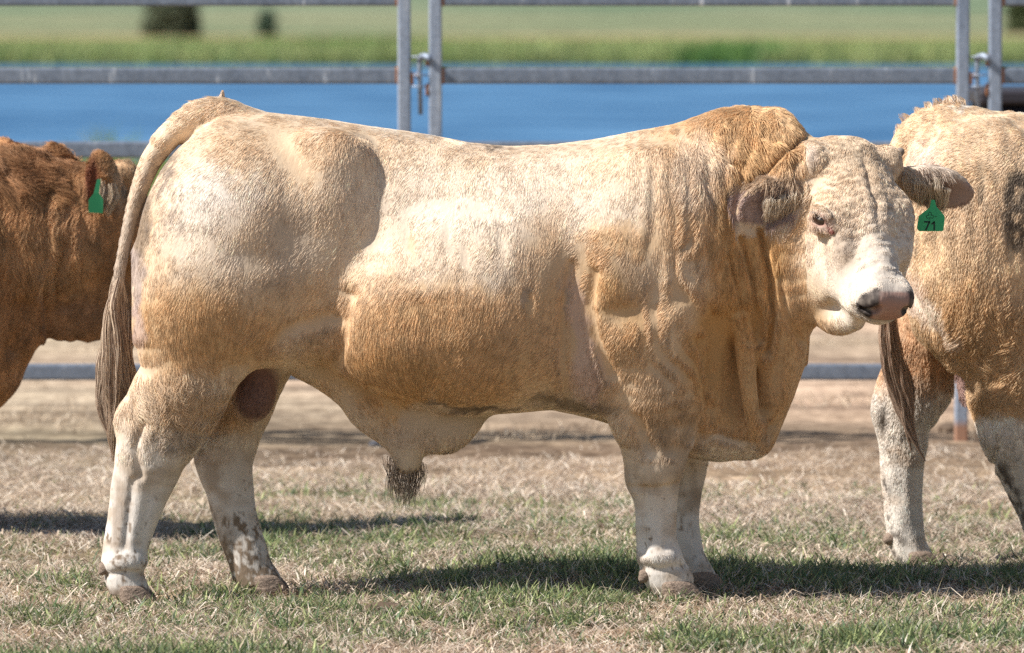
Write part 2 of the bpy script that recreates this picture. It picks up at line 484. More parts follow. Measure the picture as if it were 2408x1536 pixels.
    el(f, 1500, 1128, -140, 24, 32, 30, .03)
    el(f, 1548, 1090, -168, 52, 50, 34, .03)
    el(f, 1552, 1308, -135, 50, 26, 42, .02)
    el(f, 296, 1322, -135, 50, 28, 42, .02)
    el(f, 352, 1062, -158, 62, 60, 26, .04, 14)
    chn(f, [(1560, 850, 190, 110, 72), (1590, 1000, 160, 80, 56), (1602, 1080, 140, 66, 50), (1600, 1150, 125, 53, 42), (1598, 1200, 115, 48, 40), (1600, 1250, 110, 47, 40), (1608, 1310, 105, 50, 42), (1622, 1345, 102, 52, 44), (1636, 1364, 100, 50, 42)], .045)
    # sheath and scrotum
    chn(f, [(720, 850, 0, 42, 46), (800, 890, 0, 52, 40), (870, 945, 0, 56, 34), (925, 1000, 0, 50, 32), (954, 1045, 0, 44, 32), (958, 1082, 0, 35, 26)], .04)
    el(f, 985, 975, 0, 150, 66, 44, .05, 6)
    el(f, 1052, 1015, 0, 62, 50, 26, .03, -18)
    chn(f, [(640, 845, -10, 40, 42), (608, 890, -30, 50, 52), (597, 932, -38, 51, 54), (592, 950, -38, 43, 46)], .012)
    # brisket, dewlap folds
    el(f, 1680, 1010, 0, 120, 62, 90, .05, 4)
    chn(f, [(1868, 700, -60, 66, 66), (1842, 820, -40, 50, 56), (1814, 905, -20, 48, 50), (1796, 975, -10, 40, 38), (1780, 1030, -10, 34, 26)], .05)
    chn(f, [(1742, 740, -196, 24, 30), (1756, 850, -168, 23, 30), (1766, 930, -156, 22, 28), (1776, 990, -134, 22, 28), (1786, 1036, -98, 24, 26)], .012)
    chn(f, [(1808, 800, -206, 13, 30), (1800, 890, -176, 13, 30), (1802, 960, -150, 12, 28)], .03, cut=True)
    chn(f, [(1815, 640, -190, 20, 20), (1812, 740, -180, 22, 22), (1800, 830, -140, 20, 22), (1812, 930, -90, 20, 20)], .03)
    # neck roll behind the head
    chn(f, [(1840, 335, -60, 56, 90), (1885, 425, -110, 78, 110), (1895, 560, -130, 92, 110), (1900, 680, -130, 82, 90)], .06)
    # ---- head
    hch(f, [(30, 0, -85, 106, 72), (90, 0, -90, 118, 86), (170, 0, -92, 108, 86), (240, -3, -88, 80, 82), (310, -9, -80, 62, 70), (368, -14, -72, 52, 60), (398, -15, -66, 50, 52)], .03)
    hell(f, 18, -4, -52, 50, 90, 58, .05)                        # poll
    hell(f, 120, 0, -22, 120, 80, 36, .05)                       # forehead
    for sd in (-1, 1):
        hell(f, 26, sd*100, -32, 40, 32, 38, .03)                # horn bosses
        hell(f, 172, sd*84, -38, 60, 38, 32, .03)                # brow
        hell(f, 240, sd*76, -66, 60, 28, 42, .03)                # cheek bone
        hell(f, 215, sd*84, -166, 110, 34, 84, .05)              # jaw muscle
        hell(f, 402, sd*34-14, -66, 46, 36, 48, .03)                # upper lip
        hell(f, 422, sd*32-14, -44, 30, 26, 28, .02)                # nostril wing
    hch(f, [(200, 0, -190, 74, 62), (290, -6, -170, 54, 44), (355, -14, -134, 38, 28), (404, -14, -110, 34, 22)], .03)     # lower jaw
    hch(f, [(170, -20, -240, 68, 70), (240, -34, -252, 58, 54), (300, -42, -248, 48, 44), (345, -40, -222, 36, 34), (372, -30, -185, 28, 28)], .03)      # throat skin
    hch(f, [(215, -52, -150, 62, 50), (295, -50, -132, 50, 44), (365, -44, -108, 40, 36)], .04)
    hell(f, 428, -14, -56, 24, 42, 38, .02)                        # nose pad
    hch(f, [(412, -84, -90, 7, 7), (434, -58, -97, 7, 7), (444, -34, -100, 6, 6), (446, -14, -101, 6, 6), (444, 10, -100, 6, 6), (426, 44, -95, 7, 7)], .010, cut=True)   # mouth line
    for sd in (-1, 1):
        hch(f, [(424, sd*54-14, -72, 8, 8), (440, sd*44-14, -62, 10, 11), (452, sd*35-14, -48, 9, 12), (466, sd*31-14, -42, 9, 14)], .007, cut=True)
        if sd > 0: hell(f, 192, sd*112, -52, 30, 26, 21, .012, cut=True)
    # near eye: found on the skull, then lids round an almond opening
    q = [float(np.interp(0, [0, 1], [0, 0]))]
    for k in range(400):
        p = at(1929, 516, -.75+k*.002); i = [min(int(np.searchsorted(ax, c)), len(ax)-1) for ax, c in zip(f.a, p)]
        if f.F[tuple(i)] < 0: break
    E = p; nrm = np.array([-.62, -.78, .12]); nrm /= np.linalg.norm(nrm); tx = np.cross(nrm, [0, 0, 1.]); tx /= np.linalg.norm(tx)
    if tx[0] < 0: tx = -tx
    tz = np.cross(tx, nrm); tz = tz if tz[2] > 0 else -tz
    ca, sa = math.cos(R(24)), math.sin(R(24)); ex, ez = tx*ca-tz*sa, tz*ca+tx*sa
    EYE.update(c=E, n=nrm, x=ex, z=ez); ep = lambda a, b, c: E+(ex*a+ez*b+nrm*c)/PXM
    f.ell(ep(0, 0, -10), r_([36, 25, 20]), .02, np.array([ex, ez, nrm]))
    f.ell(ep(0, -1, 12), r_([23, 14, 22]), .006, np.array([ex, ez, nrm]), cut=True)
    f.chain([ep(-24, -2, 4), ep(-16, 12, 11), ep(0, 17, 14), ep(16, 10, 11), ep(25, -3, 4)], r_([3, 4, 5, 4, 3]), k=.006)
    f.chain([ep(-24, -4, 3), ep(-14, -15, 8), ep(0, -18, 9), ep(16, -14, 7), ep(30, -6, 2), ep(42, -8, 0)], r_([3, 3.5, 4, 4, 3.5, 3]), k=.006)
    f.chain([ep(-20, 22, 8), ep(0, 28, 10), ep(20, 20, 8)], r_([5, 6, 5]), k=.012)
    f.chain([ep(-16, -26, 2), ep(4, -29, 2), ep(24, -22, 0)], r_([4, 5, 4]), k=.012)
    # ears
    ears(f)
    V, Q = f.mesh(2)
    return V, Q

EAR = {}; EYE = {}
def ears(f):
    for name, base, tip, face in (('near', at(1888, 462, YC-200/PXM), at(1742, 492, YC-255/PXM), np.array([-.15, -.93, -.25])),
                                  ('far', at(2128, 425, YC-60/PXM), at(2284, 460, YC-40/PXM), np.array([.25, -.80, -.50]))):
        a = tip-base; L = np.linalg.norm(a); a /= L
        c = face-a*(face@a); c /= np.linalg.norm(c); b = np.cross(a, c); M = np.array([a, b, c])
        if b[2] < 0: b = -b; M[1] = b
        EAR[name] = (base, a, b, c, L)
        P = lambda t, h=0., o=0.: base+a*(t*L)+b*(h/PXM)+c*(o/PXM)
        f.chain([P(-.08, 0, -12), P(.12, 0, -8), P(.35, 2, -4), P(.6, 2, 0), P(.82, 0, 2), P(.95, -3, 3)], r_([27, 37, 51, 52, 34, 9]), depth=r_([26, 26, 22, 17, 13, 9]), k=.02, D=c)
        f.chain([P(.22, -2, 24), P(.42, -2, 22), P(.65, -2, 20), P(.86, -3, 16)], r_([12, 32, 38, 18]), depth=r_([10, 20, 18, 10]), k=.010, D=c, cut=True)

V, Q = build_bull()
def fold(u, v, line, wid, amp):
    """a crease along a polyline in the picture plane"""
    d = np.full(len(u), 1e9); L = np.array(line, float)
    for a, b in zip(L[:-1], L[1:]):
        ab = b-a; t = np.clip(((u-a[0])*ab[0]+(v-a[1])*ab[1])/(ab@ab), 0, 1)
        d = np.minimum(d, np.hypot(u-a[0]-t*ab[0], v-a[1]-t*ab[1]))
    return amp*np.exp(-(d/wid)**2)
def reg(u, v, cu, cv, ru, rv): return np.clip(1.5-((u-cu)/ru)**2-((v-cv)/rv)**2, 0, 1)
def headmask(P):
    q = (P-HO)@HM.T*PXM
    return (np.clip((q[:, 2]+225)/40, 0, 1)*np.clip((q[:, 0]+40)/30, 0, 1)*np.clip((150-np.abs(q[:, 1]))/20, 0, 1)*(P[:, 0] > at(1885, 0, YC)[0])), q
NN = vnormals(V, Q); u, v = project(V); near = np.clip(-NN[:, 1]*1.6+.1, 0, 1)
disp = np.zeros(len(V)); hm, hq = headmask(V)
# neck wrinkles, shoulder ripples, folds
m = reg(u, v, 1660, 440, 190, 250)*near*(1-hm)
disp += m*.0026*np.sin((u+.10*v)/7.2+2.2*vnoise(np.stack([u/70, v/130, 0*u], 1))*2)*(.6+.8*vnoise(np.stack([u/40, v/70, 0*u+4], 1)))
m = reg(u, v, 1800, 340, 110, 110)*near*(1-hm)
disp += m*.004*np.sin((u*.8-.55*v)/9+vnoise(np.stack([u/40, v/40, 0*u], 1))*3)
m = reg(u, v, 1640, 720, 120, 200)*near*(1-hm)
disp += m*.003*np.sin((u-.15*v)/9+2.5*vnoise(np.stack([u/60, v/90, 0*u], 1))*2)
for line, wd, am in (([(1745, 560), (1775, 680), (1790, 800)], 8, -.019), ([(1790, 545), (1812, 660), (1818, 740), (1806, 830)], 9, -.030), ([(1715, 600), (1740, 700), (1762, 800)], 7, -.012),
                     ([(1832, 640), (1850, 740), (1885, 800)], 8, -.010), ([(1765, 420), (1800, 400), (1850, 350), (1890, 325)], 9, -.014),
                     ([(1650, 800), (1672, 880), (1672, 960), (1645, 1030)], 13, -.016), ([(1402, 640), (1385, 720), (1400, 790), (1440, 880)], 14, -.014),
                     ([(1345, 620), (1328, 720), (1330, 850), (1340, 940)], 10, -.010), ([(1440, 735), (1510, 735), (1590, 705)], 34, -.006), ([(1400, 560), (1440, 700)], 30, .006),
                     ([(1640, 1035), (1690, 1020), (1750, 1040)], 9, -.007), ([(820, 690), (806, 760), (790, 850)], 16, -.016), ([(560, 868), (680, 775), (780, 745)], 20, -.012),
                     ([(860, 910), (1000, 965), (1150, 965), (1300, 945)], 10, -.010), ([(338, 990), (318, 1050), (330, 1120)], 10, -.010), ([(312, 1130), (292, 1290)], 8, -.007), ([(360, 1120), (330, 1290)], 9, -.004), ([(245, 1352), (300, 1345), (340, 1350)], 6, -.005),
                     ([(1518, 1150), (1512, 1300)], 8, -.007), ([(1572, 1150), (1566, 1290)], 8, -.005), ([(1478, 1146), (1540, 1150), (1598, 1138)], 7, -.005), ([(1500, 1330), (1550, 1340), (1610, 1330)], 6, -.005), ([(1500, 980), (1530, 1060)], 14, -.008), ([(1590, 960), (1580, 1060)], 12, -.007), ([(880, 330), (900, 420), (880, 560)], 26, -.008)):
    disp += near*(1-hm)*fold(u, v, line, wd, am)
# rib and fat dimples
P3 = V*np.array([9, 9, 5.]); disp += near*(1-hm)*.0028*vnoise(P3)*reg(u, v, 1100, 620, 300, 280)
for cu, cv, ru, rv, am in ((960, 560, 16, 36, -.006), (1056, 560, 16, 50, -.006), (1096, 600, 16, 50, -.005), (1180, 560, 12, 46, -.004), (985, 685, 50, 18, .002), (1100, 660, 40, 24, -.002),
                           (1245, 705, 12, 24, -.007), (600, 610, 60, 40, -.008), (700, 560, 60, 60, -.008), (780, 420, 60, 90, .010), (1040, 800, 80, 20, .0015)):
    disp += am*np.exp(-((u-cu)/ru)**2-((v-cv)/rv)**2)*near
# curly forehead
hl, hs_, hn_ = hq.T; fr = hm*np.clip(hn_/40+1.9, 0, 1)
wv = 5*vnoise(np.stack([hl/30, hs_/30, 0*hl], 1))
disp += fr*(hl < 380)*.0012*(vnoise(V*50)+.8*vnoise(V*100))
for s0, am, wd in ((2, -.005, 7), (-16, .002, 10), (22, .002, 10)): disp += fr*am*np.exp(-((hs_-s0-wv+.05*(hl-150))/wd)**2)*np.exp(-((hl-150)/95)**4)
disp += fr*.0008*(np.abs(hs_) < 60)*(hn_ > -60)*np.sin(hl/5.5+wv*.6+hs_/30)*np.clip((hl-230)/40, 0, 1)*np.clip((400-hl)/20, 0, 1)
disp += hm*fold(hl, hs_*0-hn_, [(225, 60), (300, 95), (380, 100)], 9, -.004)*(hs_ < 0)
disp += (1-hm)*.0004*vnoise(V*37+3)
V = V+NN*disp[:, None]
for _ in range(1): V = lap(V, Q, .25)
NN = vnormals(V, Q); u, v = project(V)

def bull_colour(P, nn):
    u, v = project(P); hm, q = headmask(P); n0 = u*0
    c = blobs(u, v, CREAM, [
        (1150, 300, 420, 30, PALE, .6), (1180, 470, 360, 90, PALE, .4), (505, 470, 100, 90, WHITE, .55), (470, 560, 110, 60, PALE, .5), (640, 330, 120, 60, CREAM, .8), (700, 340, 200, 70, TAN, .4), (620, 560, 160, 120, (.66, .50, .35), .4),  # pale spine strip and white rump patch paint sun shine into the coat
        (1180, 560, 380, 110, PALE, .25), (1000, 820, 260, 170, TAN, .8), (1060, 880, 300, 90, TAN, .7), (1120, 760, 260, 90, TAN, .5), (930, 880, 120, 80, ORANGE, .5), (1300, 720, 90, 220, TAN, .6),
        (420, 770, 160, 100, TAN, .8), (560, 790, 140, 80, TAN, .8), (640, 700, 170, 80, TAN, .35), (370, 600, 70, 130, TAN, .25),
        (1740, 300, 200, 90, ORANGE, .6), (1640, 330, 160, 80, TAN, .4), (1700, 520, 170, 170, TAN, .65), (1800, 420, 110, 160, ORANGE, .5), (1650, 400, 70, 90, PALE, .35), (1780, 560, 120, 200, ORANGE, .55), (1760, 640, 110, 160, ORANGE, .75), (1460, 640, 90, 120, TAN, .75), (1450, 740, 80, 90, ORANGE, .5), (1530, 720, 120, 60, TAN, .6),
        (1720, 840, 130, 190, ORANGE, .9), (1810, 900, 110, 170, TAN, .8), (1700, 980, 120, 90, TAN, .6), (1690, 1055, 120, 36, PALE, .8), (1890, 740, 70, 120, TAN, .7), (1520, 900, 120, 120, TAN, .5), (1560, 1000, 90, 70, TAN, .8), (1560, 960, 80, 120, GREY, .25),  # strong orange behind the foreleg: coat colour deepened with painted shade
        (1362, 790, 24, 150, (.60, .42, .33), .7), (1400, 880, 38, 80, (.54, .37, .29), .7), (1360, 960, 110, 26, DIRT_BROWN, .7), (1100, 968, 130, 12, DIRT_BROWN, .9), (1250, 700, 14, 30, GREY, .7), (1160, 350, 45, 8, DIRT_BROWN, .6),  # includes narrow dark brown strips along the belly underline
        (1050, 575, 10, 26, GREY, .4), (960, 565, 12, 40, TAN, .5), (1200, 640, 60, 12, GREY, .25), (700, 600, 60, 160, GREY, .3, 10), (600, 655, 120, 16, GREY, .4), (450, 640, 60, 16, GREY, .4),
        (1340, 690, 10, 70, GREY, .6), (900, 1040, 70, 60, GREY, .25), (1000, 1010, 140, 50, (.60, .47, .37), .6), (1500, 640, 60, 50, GREY, .35), (1500, 560, 80, 40, TAN, .5),
        (345, 520, 26, 120, DIRT_BROWN, .75, 18), (318, 640, 18, 130, (.40, .32, .28), .8), (330, 760, 20, 70, (.55, .42, .38), .6), (395, 380, 20, 60, DIRT_BROWN, .7, 30)])
    low = .9*np.clip((v-940+60*vnoise(P*14)+25*vnoise(P*50))/230, 0, 1)[:, None]*(1-hm)[:, None]*((u < 700) | (u > 1410))[:, None]
    low = low*np.where((u > 1410) & (u < 1900), np.clip((v-1075)/150, 0, 1), 1)[:, None]
    c = c*(1-low)+np.array((.80, .735, .66))*low
    b_ = (.75*np.clip(fbm(P*np.array([14, 14, 26.])+11)*2.2, 0, 1)*(v > 1000)*((u < 760) | (u > 1400))*(1-hm))[:, None]; c = c*(1-b_)+np.array((.52, .40, .29))*b_
    b_ = (.75*np.clip(.35+1.6*vnoise(P*np.array([30, 30, 9.])+5), 0, 1)*blobs(u, v, (0, 0, 0), [(1575, 1030, 60, 90, (1, 1, 1), .9), (1560, 1110, 50, 50, (1, 1, 1), .6), (420, 1060, 50, 60, (1, 1, 1), .8), (270, 1240, 26, 100, (1, 1, 1), .8), (285, 980, 30, 50, (1, 1, 1), .8), (1640, 1110, 40, 60, (1, 1, 1), .9), (1530, 1215, 40, 20, (1, 1, 1), .5), (1480, 1140, 20, 60, (1, 1, 1), .6), (500, 1180, 26, 120, (1, 1, 1), .8, -18)])[:, 0])[:, None]; c = c*(1-b_)+np.array((.34, .24, .16))*b_
    # curls of tan on the hock
    t = blobs(u, v, (0, 0, 0), [(470, 960, 80, 40, (1, 1, 1), .8), (430, 900, 90, 60, (1, 1, 1), .4), (560, 950, 60, 60, (1, 1, 1), .6)])[:, :1]*(nn[:, 1:2] < .6)
    c = c*(1-t*.7)+np.array(TAN)*t*.7
    # splashed dirt on the legs, the ham and the tail side
    k = .6*fbm(P*np.array([60, 60, 30.])+3)+.75*fbm(P*np.array([150, 150, 80.])+3); k2 = fbm(P*np.array([26, 26, 14.]))
    leg = np.clip((v-1080)/260, 0, 1)*((u < 760) | (u > 1400))
    far = np.clip((u-455)/30, 0, 1)*(u < 720)*(P[:, 1] > .08)
    d = np.clip((k-.52+.34*leg*(v < 1430)+far*.40*np.clip((v-1120)/200, 0, 1))*4, 0, 1)*((v > 900) & ((u < 760) | (u > 1400)))*(1-hm)
    d = np.maximum(d, .75*np.clip((k2*.8+k*.5+.0)*3, 0, 1)*far*(v > 1180)*np.clip((560+(v-1250)*.6-u)/40+.2, 0, 1))
    d = np.maximum(d, .9*np.clip((v-1372+20*k)/20, 0, 1)*(v > 1300)*np.clip(k2+.8, 0, 1))
    d = np.maximum(d, .8*np.clip(k*3-.5, 0, 1)*reg(u, v, 400, 450, 60, 110))
    d = np.maximum(d, .5*np.clip(k*3-.9, 0, 1)*reg(u, v, 300, 1230, 70, 130)*.9)
    c = c*(1-d[:, None])+np.array(DIRT_BROWN)*1.3*d[:, None]
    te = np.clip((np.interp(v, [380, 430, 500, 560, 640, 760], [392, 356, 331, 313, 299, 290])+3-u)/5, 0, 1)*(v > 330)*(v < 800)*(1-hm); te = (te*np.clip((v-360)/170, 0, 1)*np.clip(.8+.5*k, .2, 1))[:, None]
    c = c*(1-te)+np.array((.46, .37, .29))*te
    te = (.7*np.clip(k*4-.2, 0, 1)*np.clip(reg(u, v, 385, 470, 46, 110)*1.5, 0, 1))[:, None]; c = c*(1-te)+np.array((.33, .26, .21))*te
    # scrotum and inner parts
    s = np.clip(1.5-((u-605)/56)**2-((v-920)/78)**2, 0, 1)*(np.abs(P[:, 1]-YC+.02) < .09)*(v > 862); s = s[:, None]
    c = c*(1-s)+np.array((.25, .145, .115))*s
    # head
    l, sd, n = q[:, 0], q[:, 1], q[:, 2]
    ch = np.tile(np.array(CREAM), (len(u), 1))
    def put(ch, wgt, col): wgt = np.clip(wgt, 0, 1)[:, None]; return ch*(1-wgt)+np.array(col)*wgt
    ch = put(ch, .7*np.clip((l-150)/120, 0, 1), PALE); ch = put(ch, .6*np.clip((l-250)/90, 0, 1)*(n > -110), (.66, .575, .48))
    ch = put(ch, .5*np.exp(-((l-30)/60)**2-((sd-0)/70)**2), (.5, .38, .25)); ch = put(ch, .45*np.exp(-(sd/26)**2-((l-170)/110)**2), (.48, .38, .28))
    ch = put(ch, .6*np.exp(-((l-120)/60)**2-((sd-0)/120)**2)*np.clip(fbm(P*40), 0, 1), TAN)
    ch = put(ch, .35*np.exp(-((l-250)/70)**2-((sd+80)/40)**2), TAN)
    ch = put(ch, .5*np.clip((-n-120)/50, 0, 1)*(l < 330), (.70, .52, .32))
    # tear stain under the near eye
    ch = put(ch, .8*np.exp(-(((l-262)-(sd+92)*.8)/30)**2-((sd+88)/15)**2)*np.clip(.7+fbm(P*60), 0, 1), (.22, .17, .15))
    # eye rim
    e = np.sqrt(((l-193)/34)**2+((n+54)/22)**2+((sd-108)/26)**2); ch = put(ch, (1.1-e)*3, (.20, .12, .10))
    r = (P-EYE['c'])*PXM; ea, eb, ec = r@EYE['x'], r@EYE['z'], r@EYE['n']; ok_ = np.abs(ec) < 36
    ch = put(ch, ok_*(1.2-np.sqrt(((ea-3)/36)**2+((eb-1)/24)**2))*2, (.62, .45, .36)); ch = put(ch, ok_*(1.1-np.sqrt(((ea-2)/28)**2+(eb/16)**2))*3, (.42, .24, .19)); ch = put(ch, ok_*(1.-np.sqrt(((ea-40)/13)**2+((eb+9)/8)**2))*3, (.42, .16, .13))
    ch = put(ch, .5*ok_*(1.-np.abs(np.sqrt((ea/31)**2+((eb+2)/24)**2)-1.0)*9), (.34, .22, .18))
    # muzzle
    sd0 = sd; sd = sd+14*np.clip((l-300)/80, 0, 1)
    pad = np.clip((l-418-(n+92)*.06)/7, 0, 1)*np.clip((41-np.abs(sd))/6, 0, 1)*np.clip((n+94)/6, 0, 1)
    dk = np.clip((l-416-12*fbm(P*70)+.25*(np.abs(sd)-40))/8, 0, 1)*np.clip((np.abs(sd)-30)/8, 0, 1)*np.clip((n+104)/10, 0, 1)
    ch = put(ch, dk, (.05, .04, .036)); ch = put(ch, pad, (.45, .27, .215))
    ch = put(ch, np.clip((l-410)/8, 0, 1)*np.clip((np.abs(n+98)*-1+10)/6, 0, 1)*(.5+.5*fbm(P*50)), (.06, .05, .045))
    for s_ in (-1, 1): ch = put(ch, 1.5-np.sqrt(((sd-s_*42)/13)**2+((n+52)/15)**2+((l-450)/24)**2)*1.1, (.05, .03, .03))
    ch = put(ch, np.clip((fbm(P*90)-.5)*4, 0, 1)*pad*.6, (.2, .12, .1))
    ch = put(ch, 1.3-np.sqrt(((l-30)/30)**2+((sd0+112)/18)**2+((n+20)/30)**2), (.45, .38, .34))
    ch = put(ch, .35*np.clip(fbm(P*48)*2, 0, 1)*np.clip((l-250)/60, 0, 1)*(n > -100), (.55, .46, .38)); ch = put(ch, .6*np.exp(-((n+12)/14)**2)*np.clip((l-405)/12, 0, 1)*np.clip(.6+fbm(P*70), 0, 1), (.36, .30, .26))
    c = c*(1-hm[:, None])+ch*hm[:, None]
    # ears
    for nm, (base, a, b, cc, L) in EAR.items():
        r = P-base; t = (r@a)/L; h = (r@b)*PXM; o = (r@cc)*PXM
        e = (t > .02) & (t < 1.12) & (np.abs(h) < 66) & (np.abs(o) < 40)
        inner = e & (nn@cc > .15) & (np.abs(h) < 44-30*np.abs(t-.55)) & (t > .2)
        c[e] = np.array(CREAM)*.9 if nm == 'near' else np.array(GREY)*1.5
        c[inner] = (.42, .30, .25)
        if nm == 'near': c[e & ~inner & (h > 10)] = np.array((.50, .36, .24))
    return np.clip(c*(1+.05*fbm(P*22))[:, None], .01, .95)

m_skin = material('coat_skin', rough=.75, spec=.15, attr='col')
bp = m_skin.node_tree
def add_bump(m, scale, strength, dist=.002, stretch=(1, 1, 1)):
    t = m.node_tree; tc = t.nodes.new('ShaderNodeTexCoord'); mp = t.nodes.new('ShaderNodeMapping'); mp.inputs['Scale'].default_value = stretch
    no = t.nodes.new('ShaderNodeTexNoise'); no.inputs['Scale'].default_value = scale; no.inputs['Detail'].default_value = 4
    b = t.nodes.new('ShaderNodeBump'); b.inputs['Strength'].default_value = strength; b.inputs['Distance'].default_value = dist
    t.links.new(tc.outputs['Object'], mp.inputs[0]); t.links.new(mp.outputs[0], no.inputs['Vector']); t.links.new(no.outputs[0], b.inputs['Height'])
    t.links.new(b.outputs[0], t.nodes['Principled BSDF'].inputs['Normal'])
add_bump(m_skin, 60, .5, .004, (1.6, 1.6, .6))
m_fur = hair_mat('coat_hair', spec=.3, trans=.12)
cols = bull_colour(V, NN)
bull = empty('bull', (float(at(900, 700, YC)[0]), YC, 0))
tag(bull, 'big cream bull standing side on with head turned, green 71 tag in its ear', 'bull')
mesh_obj('body', V, Q, m_skin, bull, cols=cols*.8)

def noskin(P):
    """where the coat is bare or very short"""
    u, v = project(P); hm, q = headmask(P); l, s, n = q.T
    k = np.ones(len(P))
    k *= 1-hm*np.clip((l-408)/12, 0, 1)*(n > -104)
    k *= 1-hm*(np.sqrt(((l-193)/34)**2+((n+54)/24)**2+((s-108)/34)**2) < 1)
    r = (P-EYE['c'])*PXM; k *= 1-hm*(np.sqrt(((r@EYE['x']-3)/30)**2+((r@EYE['z'])/18)**2) < 1)
    sc = (np.clip(1.3-((u-600)/60)**2-((v-910)/88)**2, 0, 1) > .3)*(np.abs(P[:, 1]-YC) < .085)*(v > 870); k *= 1-.9*sc
    return k
FLOW = [(450, 330, -1, .5), (600, 330, -.6, 1), (400, 500, -.45, 1), (520, 520, -.3, 1), (650, 480, -.55, 1), (800, 400, -.5, 1), (900, 480, -.35, 1), (700, 620, -.7, .8), (550, 640, -.5, 1), (420, 680, -.2, 1), (500, 800, .1, 1), (620, 800, -.5, .8),
        (760, 720, -.5, .8), (850, 620, -.55, 1), (850, 780, -.1, 1), (950, 420, -.3, 1), (1100, 420, -.2, 1), (1250, 420, -.12, 1), (1000, 620, -.3, 1), (1150, 620, -.25, 1), (1000, 800, -.15, 1), (1100, 850, -.55, 1), (1250, 850, -.7, .8), (900, 900, .3, 1),
        (1400, 450, -.05, 1), (1400, 600, -.7, .6), (1460, 700, -.3, 1), (1500, 560, -.1, 1), (1600, 400, 0, 1), (1700, 320, .1, 1), (1700, 600, .05, 1), (1800, 400, .15, 1), (1800, 700, .1, 1), (1850, 850, .05, 1), (1530, 760, -.6, .7), (1550, 900, -.35, 1), (1540, 1050, -.2, 1),
        (1720, 950, 0, 1), (1540, 1250, 0, 1), (1600, 1250, 0, 1), (400, 950, .2, 1), (330, 1100, 0, 1), (300, 1300, 0, 1), (540, 1150, .1, 1), (600, 1300, .3, 1), (850, 960, .7, 1), (950, 1060, .1, 1), (380, 330, -1, 1), (330, 480, -.3, 1), (285, 640, -.05, 1)]
def coat():
    n = int(700000*HAIR)
    dens = noskin(V); uu, vv = project(V); hmv, _ = headmask(V)
    dens *= np.where(NN[:, 1] < .35, 1., .35)*(1+1.3*hmv)
    P, nn = sample(V, Q, n, dens)
    u, v = project(P); hm, q = headmask(P); l, s, nq = q.T
    D = flow(u, v, FLOW)
    sw = vnoise(np.stack([u/60, v/60, P[:, 1]*8], 1)); D[:, 0] += .25*sw
    Dh = hd*1.0+hs*(s/120)[:, None]*.35+hn*(vnoise(P*25)*.3)[:, None]
    up = np.clip((75-l)/60, 0, 1)[:, None]; Dh = Dh*(1-up)+(hd*.55-hn*0+hs*(vnoise(P*18)*1.2)[:, None])*up
    D = D*(1-hm[:, None])+Dh*hm[:, None]
    L = np.full(n, .0185)
    L += .010*reg(u, v, 1740, 450, 170, 260)+.008*reg(u, v, 1000, 800, 260, 160)+.014*reg(u, v, 430, 930, 130, 110)+.005*reg(u, v, 500, 780, 180, 90)+.014*reg(u, v, 470, 240, 90, 34)
    L += .006*reg(u, v, 1500, 900, 120, 130)
    L = np.where((v > 1080), .009, L); L = L*(1-hm)+hm*np.where(l < 250, .0135, .008)
    L = np.where(v > 1320, .006, L)
    L *= 1-.3*reg(u, v, 1370, 830, 34, 150)
    ear = np.zeros(n, bool)
    for nm, (base, a, b, cc, Le) in EAR.items():
        r = P-base; t = (r@a)/Le; h = (r@b)*PXM; e = (t > -.05) & (t < 1.1) & (np.abs(h) < 66) & (np.abs((r@cc)*PXM) < 44)
        D[e] = a*.8+b*(-.7); L[e] = .013; ear |= e
        lng = e & (t < .62) & (rng.random(n) < .5)
        L[lng] = .034; D[lng] = np.array([0, 0, -1.])+a*.35
    col = bull_colour(P, nn)
    g = rng.random(n)
    col *= (.66+.56*g)[:, None]; col *= (1+.24*vnoise(P*np.array([150, 150, 34.])))[:, None]
    col = np.clip(col*1.08, .01, .92)
    lift = np.where(hm > .5, .30, .14)+.4*reg(u, v, 430, 960, 110, 90)+.3*reg(u, v, 1760, 380, 120, 150)
    cl = .09+.22*hm+.6*reg(u, v, 430, 960, 120, 110)+.35*reg(u, v, 1720, 480, 160, 220)
    fur('coat', P, nn, D, L, col, m_fur, bull, lift=lift, width=.0006, curl=np.where(hm > .5, .16, .04)+.25*reg(u, v, 430, 960, 110, 90), clump=cl)
coat()

